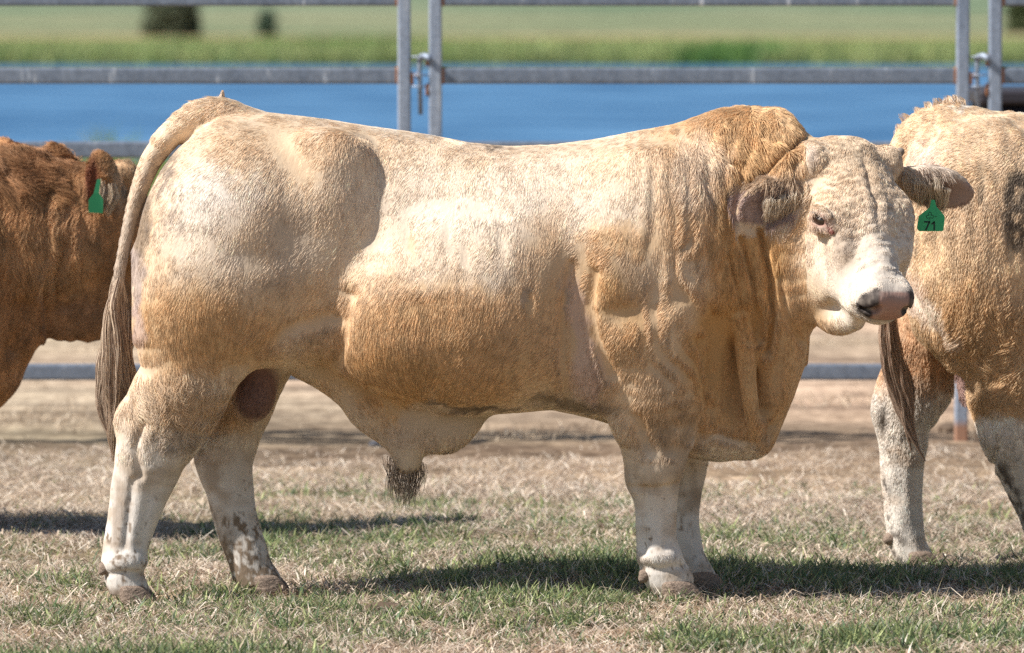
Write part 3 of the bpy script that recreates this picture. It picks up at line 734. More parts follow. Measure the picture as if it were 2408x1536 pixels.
def tuft(name, paths, widths, n, col, parent, rad=.0009, spread=1., k=9, mat=None):
    """long hanging hair: each strand follows a bundle path with its own offset"""
    pts = np.zeros((n, k, 3)); T = np.linspace(0, 1, k); cc = np.zeros((n, 3))
    ids = rng.integers(0, len(paths), n); NL_ = 9; lk = rng.integers(0, NL_, n); lo_ = rng.normal(0, .42, (len(paths), NL_, 2)); lf_ = rng.random((len(paths), NL_, 3))*6.28
    for i in range(n):
        p = np.array(paths[ids[i]]); w0 = np.array(widths[ids[i]])
        t0 = rng.random()*.35 if rng.random() < .6 else 0; t1 = min(1, .62+.42*rng.random()); t = t0+(t1-t0)*T
        x = t*(len(p)-1); j = np.minimum(x.astype(int), len(p)-2); fr = (x-j)[:, None]
        base = p[j]*(1-fr)+p[j+1]*fr; ww = w0[j]*(1-fr[:, 0])+w0[j+1]*fr[:, 0]
        th = rng.random()*6.28; rr = math.sqrt(rng.random()); ph = rng.random()*6
        a_, b_ = ids[i], lk[i]; wob = np.sin(x*1.7+lf_[a_, b_, 0])*.34+np.sin(x*3.6+lf_[a_, b_, 1])*.13+np.sin(T*6+ph)*.10+rng.normal(0, .22)*T*T
        off = np.stack([rr*.6*math.cos(th)*(1-.4*T)+lo_[a_, b_, 0]+wob, rr*.6*math.sin(th)+lo_[a_, b_, 1]+wob*.6, 0*T], 1)*ww[:, None]*spread
        pts[i] = base+off
        cc[i] = np.array(col[rng.integers(0, len(col))])*(.7+.6*rng.random())
    rd = np.repeat((rad*(.6+.8*rng.random(n)))[:, None], k, 1)*(1-T**3*.8)[None]
    return curves_obj(name, pts, rd, cc, mat or m_fur, parent)
def pathB(rows, Y=None): return [B(*r) for r in rows]
# tail switch
tuft('tail_switch', [pathB([(281, 650, -17), (274, 720, -16), (270, 820, -14), (268, 920, -14), (268, 1000, -12), (266, 1085, -12)]),
                     pathB([(279, 670, -17), (278, 740, -14), (288, 840, -14), (296, 900, -14), (290, 950, -12), (270, 1040, -12)]),
                     pathB([(280, 650, -17), (268, 730, -14), (256, 850, -14), (254, 940, -14), (262, 1010, -12), (266, 1060, -12)])],
     [r_([9, 19, 27, 23, 13, 6])]*3, int(6500*HAIR), [(.56, .43, .31), (.42, .30, .21), (.66, .52, .38), (.22, .15, .11), (.30, .21, .15)], bull, rad=.0006)
tuft('tail_crest', [pathB([(525+o, 262, a), (505+o, 246, a), (480+o, 236, a)]) for o, a in ((0, 0), (-22, 6), (-36, 0), (-10, -5))]+[pathB([(520, 255, 0), (520, 235, 0), (524, 212, 0)])]*2,
     [r_([20, 16, 8])]*4+[r_([14, 7, 2])]*2, int(1300*HAIR), [PALE, CREAM, TAN], bull, rad=.0006)
tuft('sheath_hair', [pathB([(946+o, 1072, 0), (944+o*1.1, 1125, 0), (948+o*.6, 1196, 0)]) for o in (-10, 2, 14, 28)], [r_([24, 22, 20])]*4, int(190*HAIR), [(.16, .12, .09), (.30, .22, .16), (.46, .36, .27)], bull, rad=.0007)
tuft('poll_hair', [[hp(10, s, -60), hp(-14, s*1.05, -50), hp(-34, s*1.2+6, -40)] for s in (-50, -30, -10, 10, 30, 55)], [r_([20, 16, 8])]*6, int(900*HAIR), [CREAM, PALE, TAN], bull, rad=.0006)
for nm in ('near', 'far'):
    base, a, b, cc, Le = EAR[nm]; q = lambda t, h, o: base+a*(t*Le)+b*(h/PXM)+cc*(o/PXM)
    tuft('ear_hair', [[q(t, 24-14*t+rng.normal(0, 9), 4), q(t+.05, 12, 24), q(t+.11, -20, 24), q(t+.15, -44-(12 if nm == 'far' else 0), 18)] for t in (.02, .12, .22, .32, .42, .52)],
         [r_([18, 16, 12, 8])]*6, int(420*HAIR), [(.70, .60, .46), (.60, .48, .34), (.45, .34, .25)], bull, rad=.00055)
# hooves
m_hoof = material('hoof_horn', (.27, .205, .16), .9, .1); add_bump(m_hoof, 55, .9, .006, (1, 1, 2))
hn_ = m_hoof.node_tree.nodes.new('ShaderNodeTexNoise'); hn_.inputs['Scale'].default_value = 38; hn_.inputs['Detail'].default_value = 6
m_hoof.node_tree.links.new(ramp(m_hoof, hn_.outputs[0], [(.38, (.12, .085, .065)), (.62, (.33, .25, .19))]).outputs[0], m_hoof.node_tree.nodes['Principled BSDF'].inputs['Base Color'])
def lumpmesh(cs, name, mat, parent, h=.005, k=.012, col=None):
    cs = [(np.array(c), np.array(r), M) for c, r, M in cs]
    lo = np.min([c-max(r)-.03 for c, r, M in cs], 0); hi = np.max([c+max(r)+.03 for c, r, M in cs], 0)
    f = Field(*[np.arange(a, b, h) for a, b in zip(lo, hi)])
    for c, r, M in cs: f.ell(c, r, k, M)
    V, Q = f.mesh(1); V = V+vnormals(V, Q)*(.0015*vnoise(V*60))[:, None]
    return mesh_obj(name, V, Q, mat, parent)
def hoof(u, v, wd, toe, parent, plane=YC, sc=PXM):
    """two claws of a cloven hoof and the sole on the ground"""
    for s_ in (-1, 1):
        c = at(u, v, plane+wd/PXM); 
        vs = []; rings = []; n = 14
        for zz, rx, ry, ox in ((-.004, .050, .030, .014), (.014, .050, .030, .010), (.036, .042, .027, .0), (.054, .034, .024, -.008)):
            for kk in range(n):
                th = 2*math.pi*kk/n; cx = math.cos(th); sx = math.sin(th)
                px = (rx*cx*(1.15 if cx > 0 else .8)+ox)*toe; py = s_*.029+ry*sx*(1-.45*max(cx, 0)**2)-s_*.012*max(cx, 0)*.0
                vs.append((c[0]+px, c[1]+py*(1+(toe-1)*.6), zz*toe))
        fs = [(i*n+k, i*n+(k+1) % n, (i+1)*n+(k+1) % n, (i+1)*n+k) for i in range(3) for k in range(n)]+[tuple(range(n))[::-1], tuple(3*n+k for k in range(n))]
        if toe < 0: fs = [q[::-1] for q in fs]
        o = mesh_obj('hoof', vs, fs, m_hoof, parent)
        sb = o.modifiers.new('sub', 'SUBSURF'); sb.levels = 1; sb.render_levels = 2
for a in ((308, 1395, -125, 1), (622, 1380, 98, 1), (1586, 1404, -122, 1.22), (1645, 1378, 100, 1.15)): hoof(*a, bull)
m_dew = material('dewclaw_horn', (.30, .20, .145), .8, .2)
for (uu, vv, wd) in ((246, 1335, -140), (562, 1350, 90), (1517, 1352, -140)):
    lumpmesh([(B(uu+2, vv, wd), r_([18, 15, 13]), rot(35)), (B(uu-6, vv+8, wd-3), r_([10, 9, 11]), rot(10)), (B(uu+14, vv-12, wd+6), r_([17, 16, 12]), rot(35))], 'dewclaw', m_hoof, bull, h=.0035, k=.005)
# eyes
m_eye = material('eye_ball', (.035, .018, .012), .08, .8); m_lash = material('eye_lash', (.75, .68, .6), .6)
def sphere(name, c, r, mat, parent, M=np.eye(3)):
    n, k = 20, 12; vs = []; 
    for i in range(k+1):
        a = math.pi*i/k
        for j in range(n):
            b = 2*math.pi*j/n; p = np.array([math.sin(a)*math.cos(b), math.sin(a)*math.sin(b), math.cos(a)])*r
            vs.append(c+p@M)
    fs = [(i*n+j, (i+1)*n+j, (i+1)*n+(j+1) % n, i*n+(j+1) % n) for i in range(k) for j in range(n)]
    return mesh_obj(name, vs, fs, mat, parent)
sphere('eye', hp(192, 97, -52), r_([22, 19, 18]), m_eye, bull, HM)
sphere('eye', EYE['c']-EYE['n']*(8/PXM), r_([23, 19, 19]), m_eye, bull, np.array([EYE['x'], EYE['z'], EYE['n']]))
ep = lambda a, b, c: EYE['c']+(EYE['x']*a+EYE['z']*b+EYE['n']*c)/PXM
tuft('eyelashes', [[ep(a, b+1, 14), ep(a*1.1+2, b+1, 24), ep(a*1.15+4, b-5, 32)] for a, b in ((-16, 9), (-9, 12), (-2, 14), (6, 12), (13, 9))], [r_([4, 3.5, 3])]*5, int(30*HAIR), [(.8, .72, .62), (.7, .6, .5)], bull, rad=.0004)
lp = []
# ear tag with its number
m_tag = material('tag_plastic', (.035, .42, .16), .45, .4); add_bump(m_tag, 30, .15, .002)
m_ink = material('tag_ink', (.02, .035, .03), .6)
def ear_tag(pts_uv, Y, parent, writing=False):
    """flat flexible tag: outline in the picture plane with its own thickness"""
    out = [at(a, b, Y) for a, b in pts_uv]; n = len(out); th = np.array([0, .0022, 0])
    vs = [p-th/2 for p in out]+[p+th/2 for p in out]
    fs = [tuple(range(n)), tuple(range(n, 2*n))[::-1]]+[(k, n+k, n+(k+1) % n, (k+1) % n) for k in range(n)]
    t = mesh_obj('ear_tag', vs, fs, m_tag, parent, smooth=False)
    bv = t.modifiers.new('b', 'BEVEL'); bv.width = .0007; bv.segments = 2
    return t
TY = YC-95/PXM
tg = ear_tag([(2158, 540), (2156, 536), (2160, 508), (2186, 488), (2190, 470), (2198, 470), (2202, 486), (2220, 506), (2222, 512), (2219, 541), (2216, 544), (2161, 544)], TY, bull)
def strokes(polys, wid, parent, Y, root):
    mb = MB()
    for pl in polys:
        for (a, b), (c, d) in zip(pl[:-1], pl[1:]):
            dx, dy = c-a, d-b; L = math.hypot(dx, dy)+1e-6; nx, ny = -dy/L*wid/2, dx/L*wid/2; ex, ey = dx/L*wid*.3, dy/L*wid*.3
            q = [at(a+nx-ex, b+ny-ey, Y), at(c+nx+ex, d+ny+ey, Y), at(c-nx+ex, d-ny+ey, Y), at(a-nx-ex, b-ny-ey, Y)]
            q = [p-np.array(root.location) for p in q]; bk = [p+np.array([0, .0004, 0]) for p in q]
            mb.add(q+bk, [(0, 1, 2, 3), (7, 6, 5, 4), (0, 4, 5, 1), (1, 5, 6, 2), (2, 6, 7, 3), (3, 7, 4, 0)])
    me = bpy.data.meshes.new('tag_number'); me.from_pydata(mb.v, [], mb.f); me.materials.append(m_ink)
    return link(bpy.data.objects.new('tag_number', me), parent)
IY = TY-.0016
strokes([[(2174, 522), (2186, 522), (2177, 541)], [(2191, 527), (2197, 522), (2197, 541)]], 3.6, tg, IY, bull)
cl = lambda cx, cy, r, a0: [(cx+r*math.cos(a0+t*.5), cy+r*math.sin(a0+t*.5)) for t in range(0, 11)]
strokes([cl(2187, 503, 3.6, 2.2), cl(2182, 510, 3.6, .5), cl(2192, 510, 3.6, 4), [(2187, 512), (2185, 518)], [(2198, 509), (2203, 509)]], 1.0, tg, IY, bull).name = 'tag_mark'
m_scur = material('scur_horn', (.24, .19, .15), .9)
lumpmesh([(at(2116, 358, YC-70/PXM), r_([11, 10, 13]), rot(30))], 'horn_bud', m_scur, bull)

# ================================================================== ground, water, far bank
def prof(Y):
    return np.interp(Y, [-16, 36, 41, 46, 195, 199, 204, 226, 300, 500, 900, 2500], [0, 0, -.35, -1.6, -1.6, -1.15, -.75, -.30, .3, 4, 18, 120])
def lumps(X, Y):
    P = np.stack([X*2.2, Y*2.2, 0*X], 1); a = .012*vnoise(P)+.006*vnoise(P*3.1+5)+.004*vnoise(P*9+2)*(np.abs(Y) < 8)
    return a*np.clip(1.2-np.abs(Y-2)/12, 0, 1)+.02*vnoise(P*.12)*(Y > 12)*(Y < 36)
def build_ground():
    xs = np.concatenate([[-1500, -500, -200, -80, -30, -12, -6], np.arange(-3.2, 3.21, .035), [6, 12, 30, 80, 200, 500, 1500]])
    ys = np.concatenate([[-15.9, -8, -4], np.arange(-1.7, 6, .035), np.arange(6, 14, .25), np.arange(14, 50, 1.), np.arange(52, 190, 12), np.arange(190, 232, 1.5), np.arange(235, 500, 12), [600, 750, 900, 1300, 2500]])
    X, Y = np.meshgrid(xs, ys, indexing='ij'); X, Y = X.ravel(), Y.ravel(); Z = prof(Y)+lumps(X, Y)
    nx, ny = len(xs), len(ys); i, j = np.meshgrid(np.arange(nx-1), np.arange(ny-1), indexing='ij'); i, j = i.ravel(), j.ravel()
    F4 = np.stack([i*ny+j, (i+1)*ny+j, (i+1)*ny+j+1, i*ny+j+1], 1)
    SOIL, PATH, GRN, BANK, FLD, PALEF = (.33, .235, .165), (.47, .36, .265), (.13, .16, .05), (.16, .30, .045), (.20, .25, .15), (.33, .30, .20)
    ks = [-16, 1.6, 2.6, 4.2, 4.9, 5.6, 7.5, 12, 18, 28, 36, 198, 202, 215, 221, 226, 229, 236, 250, 280, 330, 420, 600, 2500]
    cs = [(.27, .215, .14), (.30, .235, .155), (.42, .31, .22), (.38, .275, .195), (.23, .16, .115), (.33, .24, .175), (.47, .375, .285), (.48, .38, .285), (.42, .33, .22), GRN, (.17, .21, .07), (.06, .12, .05), (.20, .30, .08), (.26, .34, .09), (.38, .38, .13), (.42, .36, .19), (.40, .30, .20), (.31, .30, .17), (.15, .22, .13), (.26, .28, .17), (.16, .23, .15), (.26, .28, .19), FLD, FLD]
    C = np.stack([np.interp(Y, ks, [c[k] for c in cs]) for k in range(3)], 1)
    m = material('ground', rough=.95, spec=.1, attr='col'); t = m.node_tree; L = t.links; b = t.nodes['Principled BSDF']; at_ = [n for n in t.nodes if n.type == 'ATTRIBUTE'][0]
    geo = t.nodes.new('ShaderNodeNewGeometry')
    def noise(scale, detail=5, st=(1, 1, 1)):
        mp = t.nodes.new('ShaderNodeMapping'); mp.inputs['Scale'].default_value = st; L.new(geo.outputs['Position'], mp.inputs[0])
        n = t.nodes.new('ShaderNodeTexNoise'); n.inputs['Scale'].default_value = scale; n.inputs['Detail'].default_value = detail; L.new(mp.outputs[0], n.inputs['Vector']); return n.outputs[0]
    n1 = noise(1.1, 4, (.6, 1.6, 1)); n2 = noise(14, 6); n3 = noise(90, 4); n4 = noise(.11, 5, (.5, .9, 1))
    r1 = ramp(m, n1, [(.38, (.68, .66, .64)), (.62, (1.18, 1.16, 1.12))]); r2 = ramp(m, n2, [(.35, (.62, .58, .55)), (.65, (1.3, 1.3, 1.28))]); n5 = noise(2.6, 5, (.4, 1.7, 1)); r5 = ramp(m, n5, [(.36, (.60, .58, .56)), (.6, (1.2, 1.2, 1.2))]); r3 = ramp(m, n3, [(.3, (.6, .58, .56)), (.7, (1.3, 1.3, 1.3))])
    r4 = ramp(m, n4, [(.35, (.66, .80, .76)), (.65, (1.32, 1.14, 1.14))])
    x = mix(m, 1., at_.outputs['Color'], r1.outputs[0], 'MULTIPLY'); x = mix(m, 1., x, r2.outputs[0], 'MULTIPLY'); x = mix(m, .8, x, r5.outputs[0], 'MULTIPLY'); x = mix(m, .8, x, r3.outputs[0], 'MULTIPLY'); x = mix(m, 1., x, r4.outputs[0], 'MULTIPLY')
    L.new(x, b.inputs['Base Color'])
    bu = t.nodes.new('ShaderNodeBump'); bu.inputs['Strength'].default_value = .8; bu.inputs['Distance'].default_value = .012; L.new(n2, bu.inputs['Height']); L.new(bu.outputs[0], b.inputs['Normal'])
    o = mesh_obj('ground', np.stack([X, Y, Z], 1), F4, m, cols=C); o['kind'] = 'structure'
build_ground()
m_wat = material('water', (.045, .15, .33), .45, .12); t = m_wat.node_tree
geo = t.nodes.new('ShaderNodeNewGeometry'); mp = t.nodes.new('ShaderNodeMapping'); mp.inputs['Scale'].default_value = (.35, 1.4, 1); t.links.new(geo.outputs['Position'], mp.inputs[0])
no = t.nodes.new('ShaderNodeTexNoise'); no.inputs['Scale'].default_value = .9; no.inputs['Detail'].default_value = 5; t.links.new(mp.outputs[0], no.inputs['Vector'])
bu = t.nodes.new('ShaderNodeBump'); bu.inputs['Strength'].default_value = .9; bu.inputs['Distance'].default_value = .5; t.links.new(no.outputs[0], bu.inputs['Height']); t.links.new(bu.outputs[0], t.nodes['Principled BSDF'].inputs['Normal'])
mp2 = t.nodes.new('ShaderNodeMapping'); mp2.inputs['Scale'].default_value = (.22, .42, 1); t.links.new(geo.outputs['Position'], mp2.inputs[0])
n2 = t.nodes.new('ShaderNodeTexNoise'); n2.inputs['Scale'].default_value = 1.; n2.inputs['Detail'].default_value = 5; t.links.new(mp2.outputs[0], n2.inputs['Vector'])
t.links.new(ramp(m_wat, n2.outputs[0], [(.36, (.022, .085, .185)), (.64, (.095, .215, .36))]).outputs[0], t.nodes['Principled BSDF'].inputs['Base Color'])  # sky reflection and ripples painted into the base colour
mesh_obj('water', [(-1500, 40, -1.15), (1500, 40, -1.15), (1500, 203, -1.15), (-1500, 203, -1.15)], [(0, 1, 2, 3)], m_wat, smooth=False)['kind'] = 'structure'

# ================================================================== grass, straw and plants
def leaf_mat(name, rough=.6, tr=.35):
    m = bpy.data.materials.new(name); m.use_nodes = True; nt = m.node_tree; b = nt.nodes['Principled BSDF']; b.inputs['Roughness'].default_value = rough; b.inputs['Specular IOR Level'].default_value = .25
    a = nt.nodes.new('ShaderNodeAttribute'); a.attribute_name = 'col'; nt.links.new(a.outputs['Color'], b.inputs['Base Color'])
    tr_ = nt.nodes.new('ShaderNodeBsdfTranslucent'); nt.links.new(a.outputs['Color'], tr_.inputs[0]); mx = nt.nodes.new('ShaderNodeMixShader'); mx.inputs[0].default_value = tr
    nt.links.new(b.outputs[0], mx.inputs[1]); nt.links.new(tr_.outputs[0], mx.inputs[2]); nt.links.new(mx.outputs[0], nt.nodes['Material Output'].inputs[0]); return m
m_leaf = leaf_mat('grass_blade')
def blades(name, P, h, wid, lean, az, cols, mat, bend=1.):
    """blades of five points: P root, h length, lean 0 upright .. 1 lying"""
    n = len(P); side = np.stack([-np.sin(az), np.cos(az), 0*az], 1); fwd = np.stack([np.cos(az), np.sin(az), 0*az], 1)
    tw = rng.random(n)*6.28; sd = np.stack([np.cos(tw), np.sin(tw), 0*tw], 1)*.6+side*.6; sd /= np.linalg.norm(sd, axis=1)[:, None]
    a1 = lean*.9; a2 = np.clip(lean*(1.3+.5*bend), 0, 1.75)
    m1 = P+(fwd*np.sin(a1)[:, None]+np.array([0, 0, 1.])*np.cos(a1)[:, None])*(h*.5)[:, None]
    tp = m1+(fwd*np.sin(a2)[:, None]+np.array([0, 0, 1.])*np.cos(a2)[:, None])*(h*.5)[:, None]
    w = wid[:, None]
    V = np.stack([P-sd*w*.5, P+sd*w*.5, m1-sd*w*.45, m1+sd*w*.45, tp-sd*w*.08, tp+sd*w*.08], 1).reshape(-1, 3)
    b = np.arange(n)[:, None]*6; Q = np.concatenate([b+np.array([[0, 1, 3, 2]]), b+np.array([[2, 3, 5, 4]])]); 
    V[:, 2] = np.maximum(V[:, 2], np.repeat(P[:, 2], 6)+.001)
    sh = np.tile(np.array([.75, .75, 1, 1, 1.1, 1.1]), n)[:, None]*0+1
    o = mesh_obj(name, V, Q, mat, None, smooth=False, cols=np.repeat(cols, 6, 0)*sh); return o
CL = [onground(a, b)[:2] for a, b in ((905, 1446), (1282, 1412))]
def bare(X, Y): return np.minimum.reduce([np.hypot(X-c[0], (Y-c[1])*.5) for c in CL]) > .075
def gz(X, Y): return prof(Y)+lumps(X, Y)
def greenness(X, Y):
    P = np.stack([X*1.6, Y*1.9, 0*X], 1); a = vnoise(P)*.55+vnoise(P*2.7+3)*.45+.5*vnoise(P*8+1)+.35*vnoise(P*19+1)
    return a
def pick(cols, n, p=None): return np.array(cols)[rng.choice(len(cols), n, p=p)]*(.6+.75*rng.random((n, 1)))
n = 1150000; Y = -1.75+rng.random(n)*5.4; X = (rng.random(n)*2-1)*(1.75+.12*Y)
g = greenness(X, Y); edge = np.interp(Y, [-1.7, .6, 1.6, 2.6, 3.6], [1, 1, .55, .22, .05]); keep = rng.random(n) < np.clip(.30+.85*g, .06, 1)*edge*.62*(bare(X, Y)+.12); X, Y, g = X[keep], Y[keep], g[keep]; n = len(X)
GREENS = [(.18, .22, .10), (.27, .32, .13), (.10, .15, .06), (.42, .45, .20), (.14, .20, .11)]; STR = [(.68, .57, .44), (.80, .71, .58), (.48, .37, .27), (.28, .20, .14)]
gf = np.clip(.36+.85*g+.12*(Y < -.9)+.12*(Y > .9), .05, .88); isg = rng.random(n) < gf
C = np.where(isg[:, None], pick(GREENS, n), pick(STR, n))
hh = np.where(isg, .015+.034*rng.random(n)**1.7, .012+.038*rng.random(n)**1.5)*(1+.5*np.clip(g, 0, 1)); tall = rng.random(n) < .005; hh = np.where(tall, .05+.05*rng.random(n), hh)
C[tall] = pick([(.50, .40, .25), (.30, .22, .14), (.56, .47, .30)], tall.sum())
lean = np.where(tall, .15+.5*rng.random(n), .25+.95*rng.random(n)); wd = np.where(tall, .0016, np.where(isg, .0030+.0042*rng.random(n)**1.5, .0020+.0028*rng.random(n)**2))
o = blades('grass', np.stack([X, Y, gz(X, Y)-.002], 1), hh, wd, lean, rng.random(n)*6.28, C, m_leaf); o['kind'] = 'stuff'
# straw and dry litter lying between the grass and the bare yard
n = 330000; Y = -1.7+rng.random(n)*6.6; X = (rng.random(n)*2-1)*(1.8+.12*Y); s = vnoise(np.stack([X*1.3, Y*2.6, 0*X+8], 1)); band = np.interp(Y, [-1.7, .3, 1.3, 2.2, 3.0, 3.8, 4.9], [.28, .34, .85, 1., .8, .35, .10])
keep = rng.random(n) < np.minimum(1, band*np.clip(.62+.8*s, .05, 1)*1.0)*(bare(X, Y)+.2); X, Y = X[keep], Y[keep]; n = len(X)
C = pick([(.76, .63, .49), (.66, .53, .40), (.50, .38, .28), (.84, .74, .61), (.30, .215, .16)], n)
o = blades('straw', np.stack([X, Y, gz(X, Y)+.002+.006*rng.random(n)], 1), .028+.085*rng.random(n)**2.5, .0022+.0034*rng.random(n)**2, .95+.5*rng.random(n), rng.random(n)*6.28, C, m_leaf); o['kind'] = 'stuff'
n = 60000; Y = 2.8+rng.random(n)*9; X = (rng.random(n)*2-1)*(2.2+.12*Y); s = fbm(np.stack([X*1.7, Y*1.1, 0*X+8], 1)); k = rng.random(n) < np.clip(s*3-.25, .02, 1); X, Y = X[k], Y[k]; n = len(X)
o = blades('dry_grass', np.stack([X, Y, gz(X, Y)], 1), .025+.06*rng.random(n)**2, .0025+.003*rng.random(n), .5+.9*rng.random(n), rng.random(n)*6.28, pick([(.62, .50, .36), (.46, .35, .24), (.74, .62, .47), (.24, .17, .12)], n), m_leaf); o['kind'] = 'stuff'
# green weeds along the near bank and the reed belt over the water
n = 26000; X = (rng.random(n)*2-1)*7; Y = 33+rng.random(n)*6; k = (vnoise(np.stack([X*.8, Y*.6, 0*X], 1)) > -.2); X, Y = X[k], Y[k]; n = len(X)
tl = (vnoise(np.stack([X*1.1, 0*X, 0*X+3], 1)) > .45)*(rng.random(n) < .25)
o = blades('bank_grass', np.stack([X, Y, gz(X, Y)], 1), np.where(tl, .22+.30*rng.random(n), .08+.12*rng.random(n)), .012+.01*rng.random(n), .1+.5*rng.random(n), rng.random(n)*6.28, pick([(.16, .26, .05), (.24, .30, .08), (.40, .38, .16)], n), m_leaf); o['kind'] = 'stuff'
n = 60000; X = (rng.random(n)*2-1)*32; Y = 199+rng.random(n)**1.2*26; g = fbm(np.stack([X*.16, Y*.08, 0*X], 1))
o = blades('reeds', np.stack([X, Y, prof(Y)-.05], 1), (.45+.5*rng.random(n))*np.interp(Y, [199, 210, 225], [1.0, .6, .15])*(1+.6*np.clip(g, 0, 1)), .05+.05*rng.random(n), .1+.6*rng.random(n), rng.random(n)*6.28,
           np.where((g > .12)[:, None], pick([(.11, .21, .06), (.15, .26, .07)], n), pick([(.25, .33, .12), (.31, .37, .14), (.38, .39, .17)], n)), m_leaf); o['kind'] = 'stuff'

m_trunk = material('bark', (.12, .09, .07), .9)
m_crown = leaf_mat('tree_leaves', .6, .2)
def tree(name, u, Y, r, h, label, cat, col):
    base = at(u, 90, Y); base[2] = prof(Y); rt = empty(name, base); tag(rt, label, cat, 'trees and bushes beyond the water')
    mb = MB(); mb.tube([base+np.array(p) for p in ((0, 0, -.2), (.05, 0, h*.25), (-.05, .1, h*.55), (0, 0, h*.8))], [r*.09, r*.07, r*.05, r*.02], 8)
    for k in range(7):
        a = k*.9; z = h*(.3+.07*k); mb.tube([base+np.array([0, 0, z]), base+np.array([math.cos(a)*r*.6, math.sin(a)*r*.6, z+h*.2])], [r*.04, r*.012], 6)
    mb.build('trunk', m_trunk, rt, True)
    n = 9000; a_ = rng.random(70)*6.28; z_ = rng.random(70); q_ = np.sqrt(rng.random(70))*r*.92*np.sqrt(1-.75*(z_-.35)**2/.42); cl = np.stack([q_*np.cos(a_), q_*np.sin(a_), h*(-.06+1.*z_)], 1)
    c = cl[rng.integers(0, 70, n)]+rng.normal(0, .12*r, (n, 3)); c[:, 2] = np.maximum(c[:, 2], .05)
    a = rng.normal(0, 1, (n, 3)); a /= np.linalg.norm(a, axis=1)[:, None]; b = np.cross(a, rng.normal(0, 1, (n, 3))); b /= np.linalg.norm(b, axis=1)[:, None]; s = (.05+.05*rng.random((n, 1)))*r
    V = (base+np.stack([c-a*s, c-b*s*.5, c+a*s, c+b*s*.5], 1).reshape(n, 4, 3)).reshape(-1, 3)
    mesh_obj('crown', V, np.arange(n*4).reshape(n, 4), m_crown, rt, smooth=False, cols=np.repeat(np.array(col)*(.6+.8*rng.random((n, 1))), 4, 0))
tree('bush', 404, 231, 1.28, 2.6, 'broad dark bush beyond the water, the largest above the green bank', 'bush', (.10, .12, .07))
tree('sapling', 628, 232, .5, 1.1, 'small narrow grey green bush beyond the water, right of the broad dark one', 'bush', (.075, .12, .075))
tree('tree', 2412, 240, .95, 1.75, 'dark bush beyond the water behind the last fence panel', 'bush', (.075, .095, .035))

# ================================================================== yard fence
YF = 5.24; FS = F/(YF+15)
m_gal = material('galvanised_steel', (.42, .46, .52), .5, .5, .35); t = m_gal.node_tree; L = t.links
tc = t.nodes.new('ShaderNodeNewGeometry'); mp = t.nodes.new('ShaderNodeMapping'); L.new(tc.outputs['Position'], mp.inputs[0]); mp.inputs['Scale'].default_value = (14, 14, 2.2)
no = t.nodes.new('ShaderNodeTexNoise'); no.inputs['Scale'].default_value = 1.; no.inputs['Detail'].default_value = 5; L.new(mp.outputs[0], no.inputs['Vector'])
n2 = t.nodes.new('ShaderNodeTexNoise'); n2.inputs['Scale'].default_value = 55; L.new(tc.outputs['Position'], n2.inputs['Vector'])
c1 = ramp(m_gal, no.outputs[0], [(.35, (.22, .26, .33)), (.6, (.32, .36, .43)), (.74, (.48, .50, .53))]); c2 = ramp(m_gal, n2.outputs[0], [(.3, (.82, .82, .82)), (.7, (1.12, 1.12, 1.12))])
L.new(mix(m_gal, 1., c1.outputs[0], c2.outputs[0], 'MULTIPLY'), t.nodes['Principled BSDF'].inputs['Base Color'])
m_rail = m_gal.copy(); m_rail.name = 'rail_steel'
for n_ in m_rail.node_tree.nodes:
    if n_.type == 'VALTORGB' and n_.color_ramp.elements[-1].color[0] < .6:
        for e_, c_ in zip(n_.color_ramp.elements, ((.17, .20, .25), (.22, .25, .30), (.62, .64, .67))): e_.color = (*c_, 1)
        n_.color_ramp.elements[1].position = .66; n_.color_ramp.elements[2].position = .73
    if n_.type == 'MAPPING': n_.inputs['Scale'].default_value = (26, 26, 3.5)
m_rust = material('rusty_weld', (.34, .15, .07), .9); add_bump(m_rust, 80, .6)
m_rpost = m_gal.copy(); m_rpost.name = 'post_steel'; t = m_rpost.node_tree; L = t.links; b = t.nodes['Principled BSDF']; src = b.inputs['Base Color'].links[0].from_socket
sep = t.nodes.new('ShaderNodeSeparateXYZ'); g_ = t.nodes.new('ShaderNodeNewGeometry'); L.new(g_.outputs['Position'], sep.inputs[0]); mr = t.nodes.new('ShaderNodeMapRange'); mr.inputs[1].default_value = .09; mr.inputs[2].default_value = .06; L.new(sep.outputs[2], mr.inputs[0])
L.new(mix(m_rpost, mr.outputs[0], src, (.36, .20, .13)), b.inputs['Base Color'])
RZ = [at(1204, v, YF)[2] for v in (-5, 178, 352, 526, 701, 875)]
def oval(hw, hh, n=28, e=6): 
    return [(hw*abs(math.cos(a))**(2/e)*(1 if math.cos(a) >= 0 else -1), hh*abs(math.sin(a))**(2/e)*(1 if math.sin(a) >= 0 else -1)) for a in [2*math.pi*k/n for k in range(n)]]
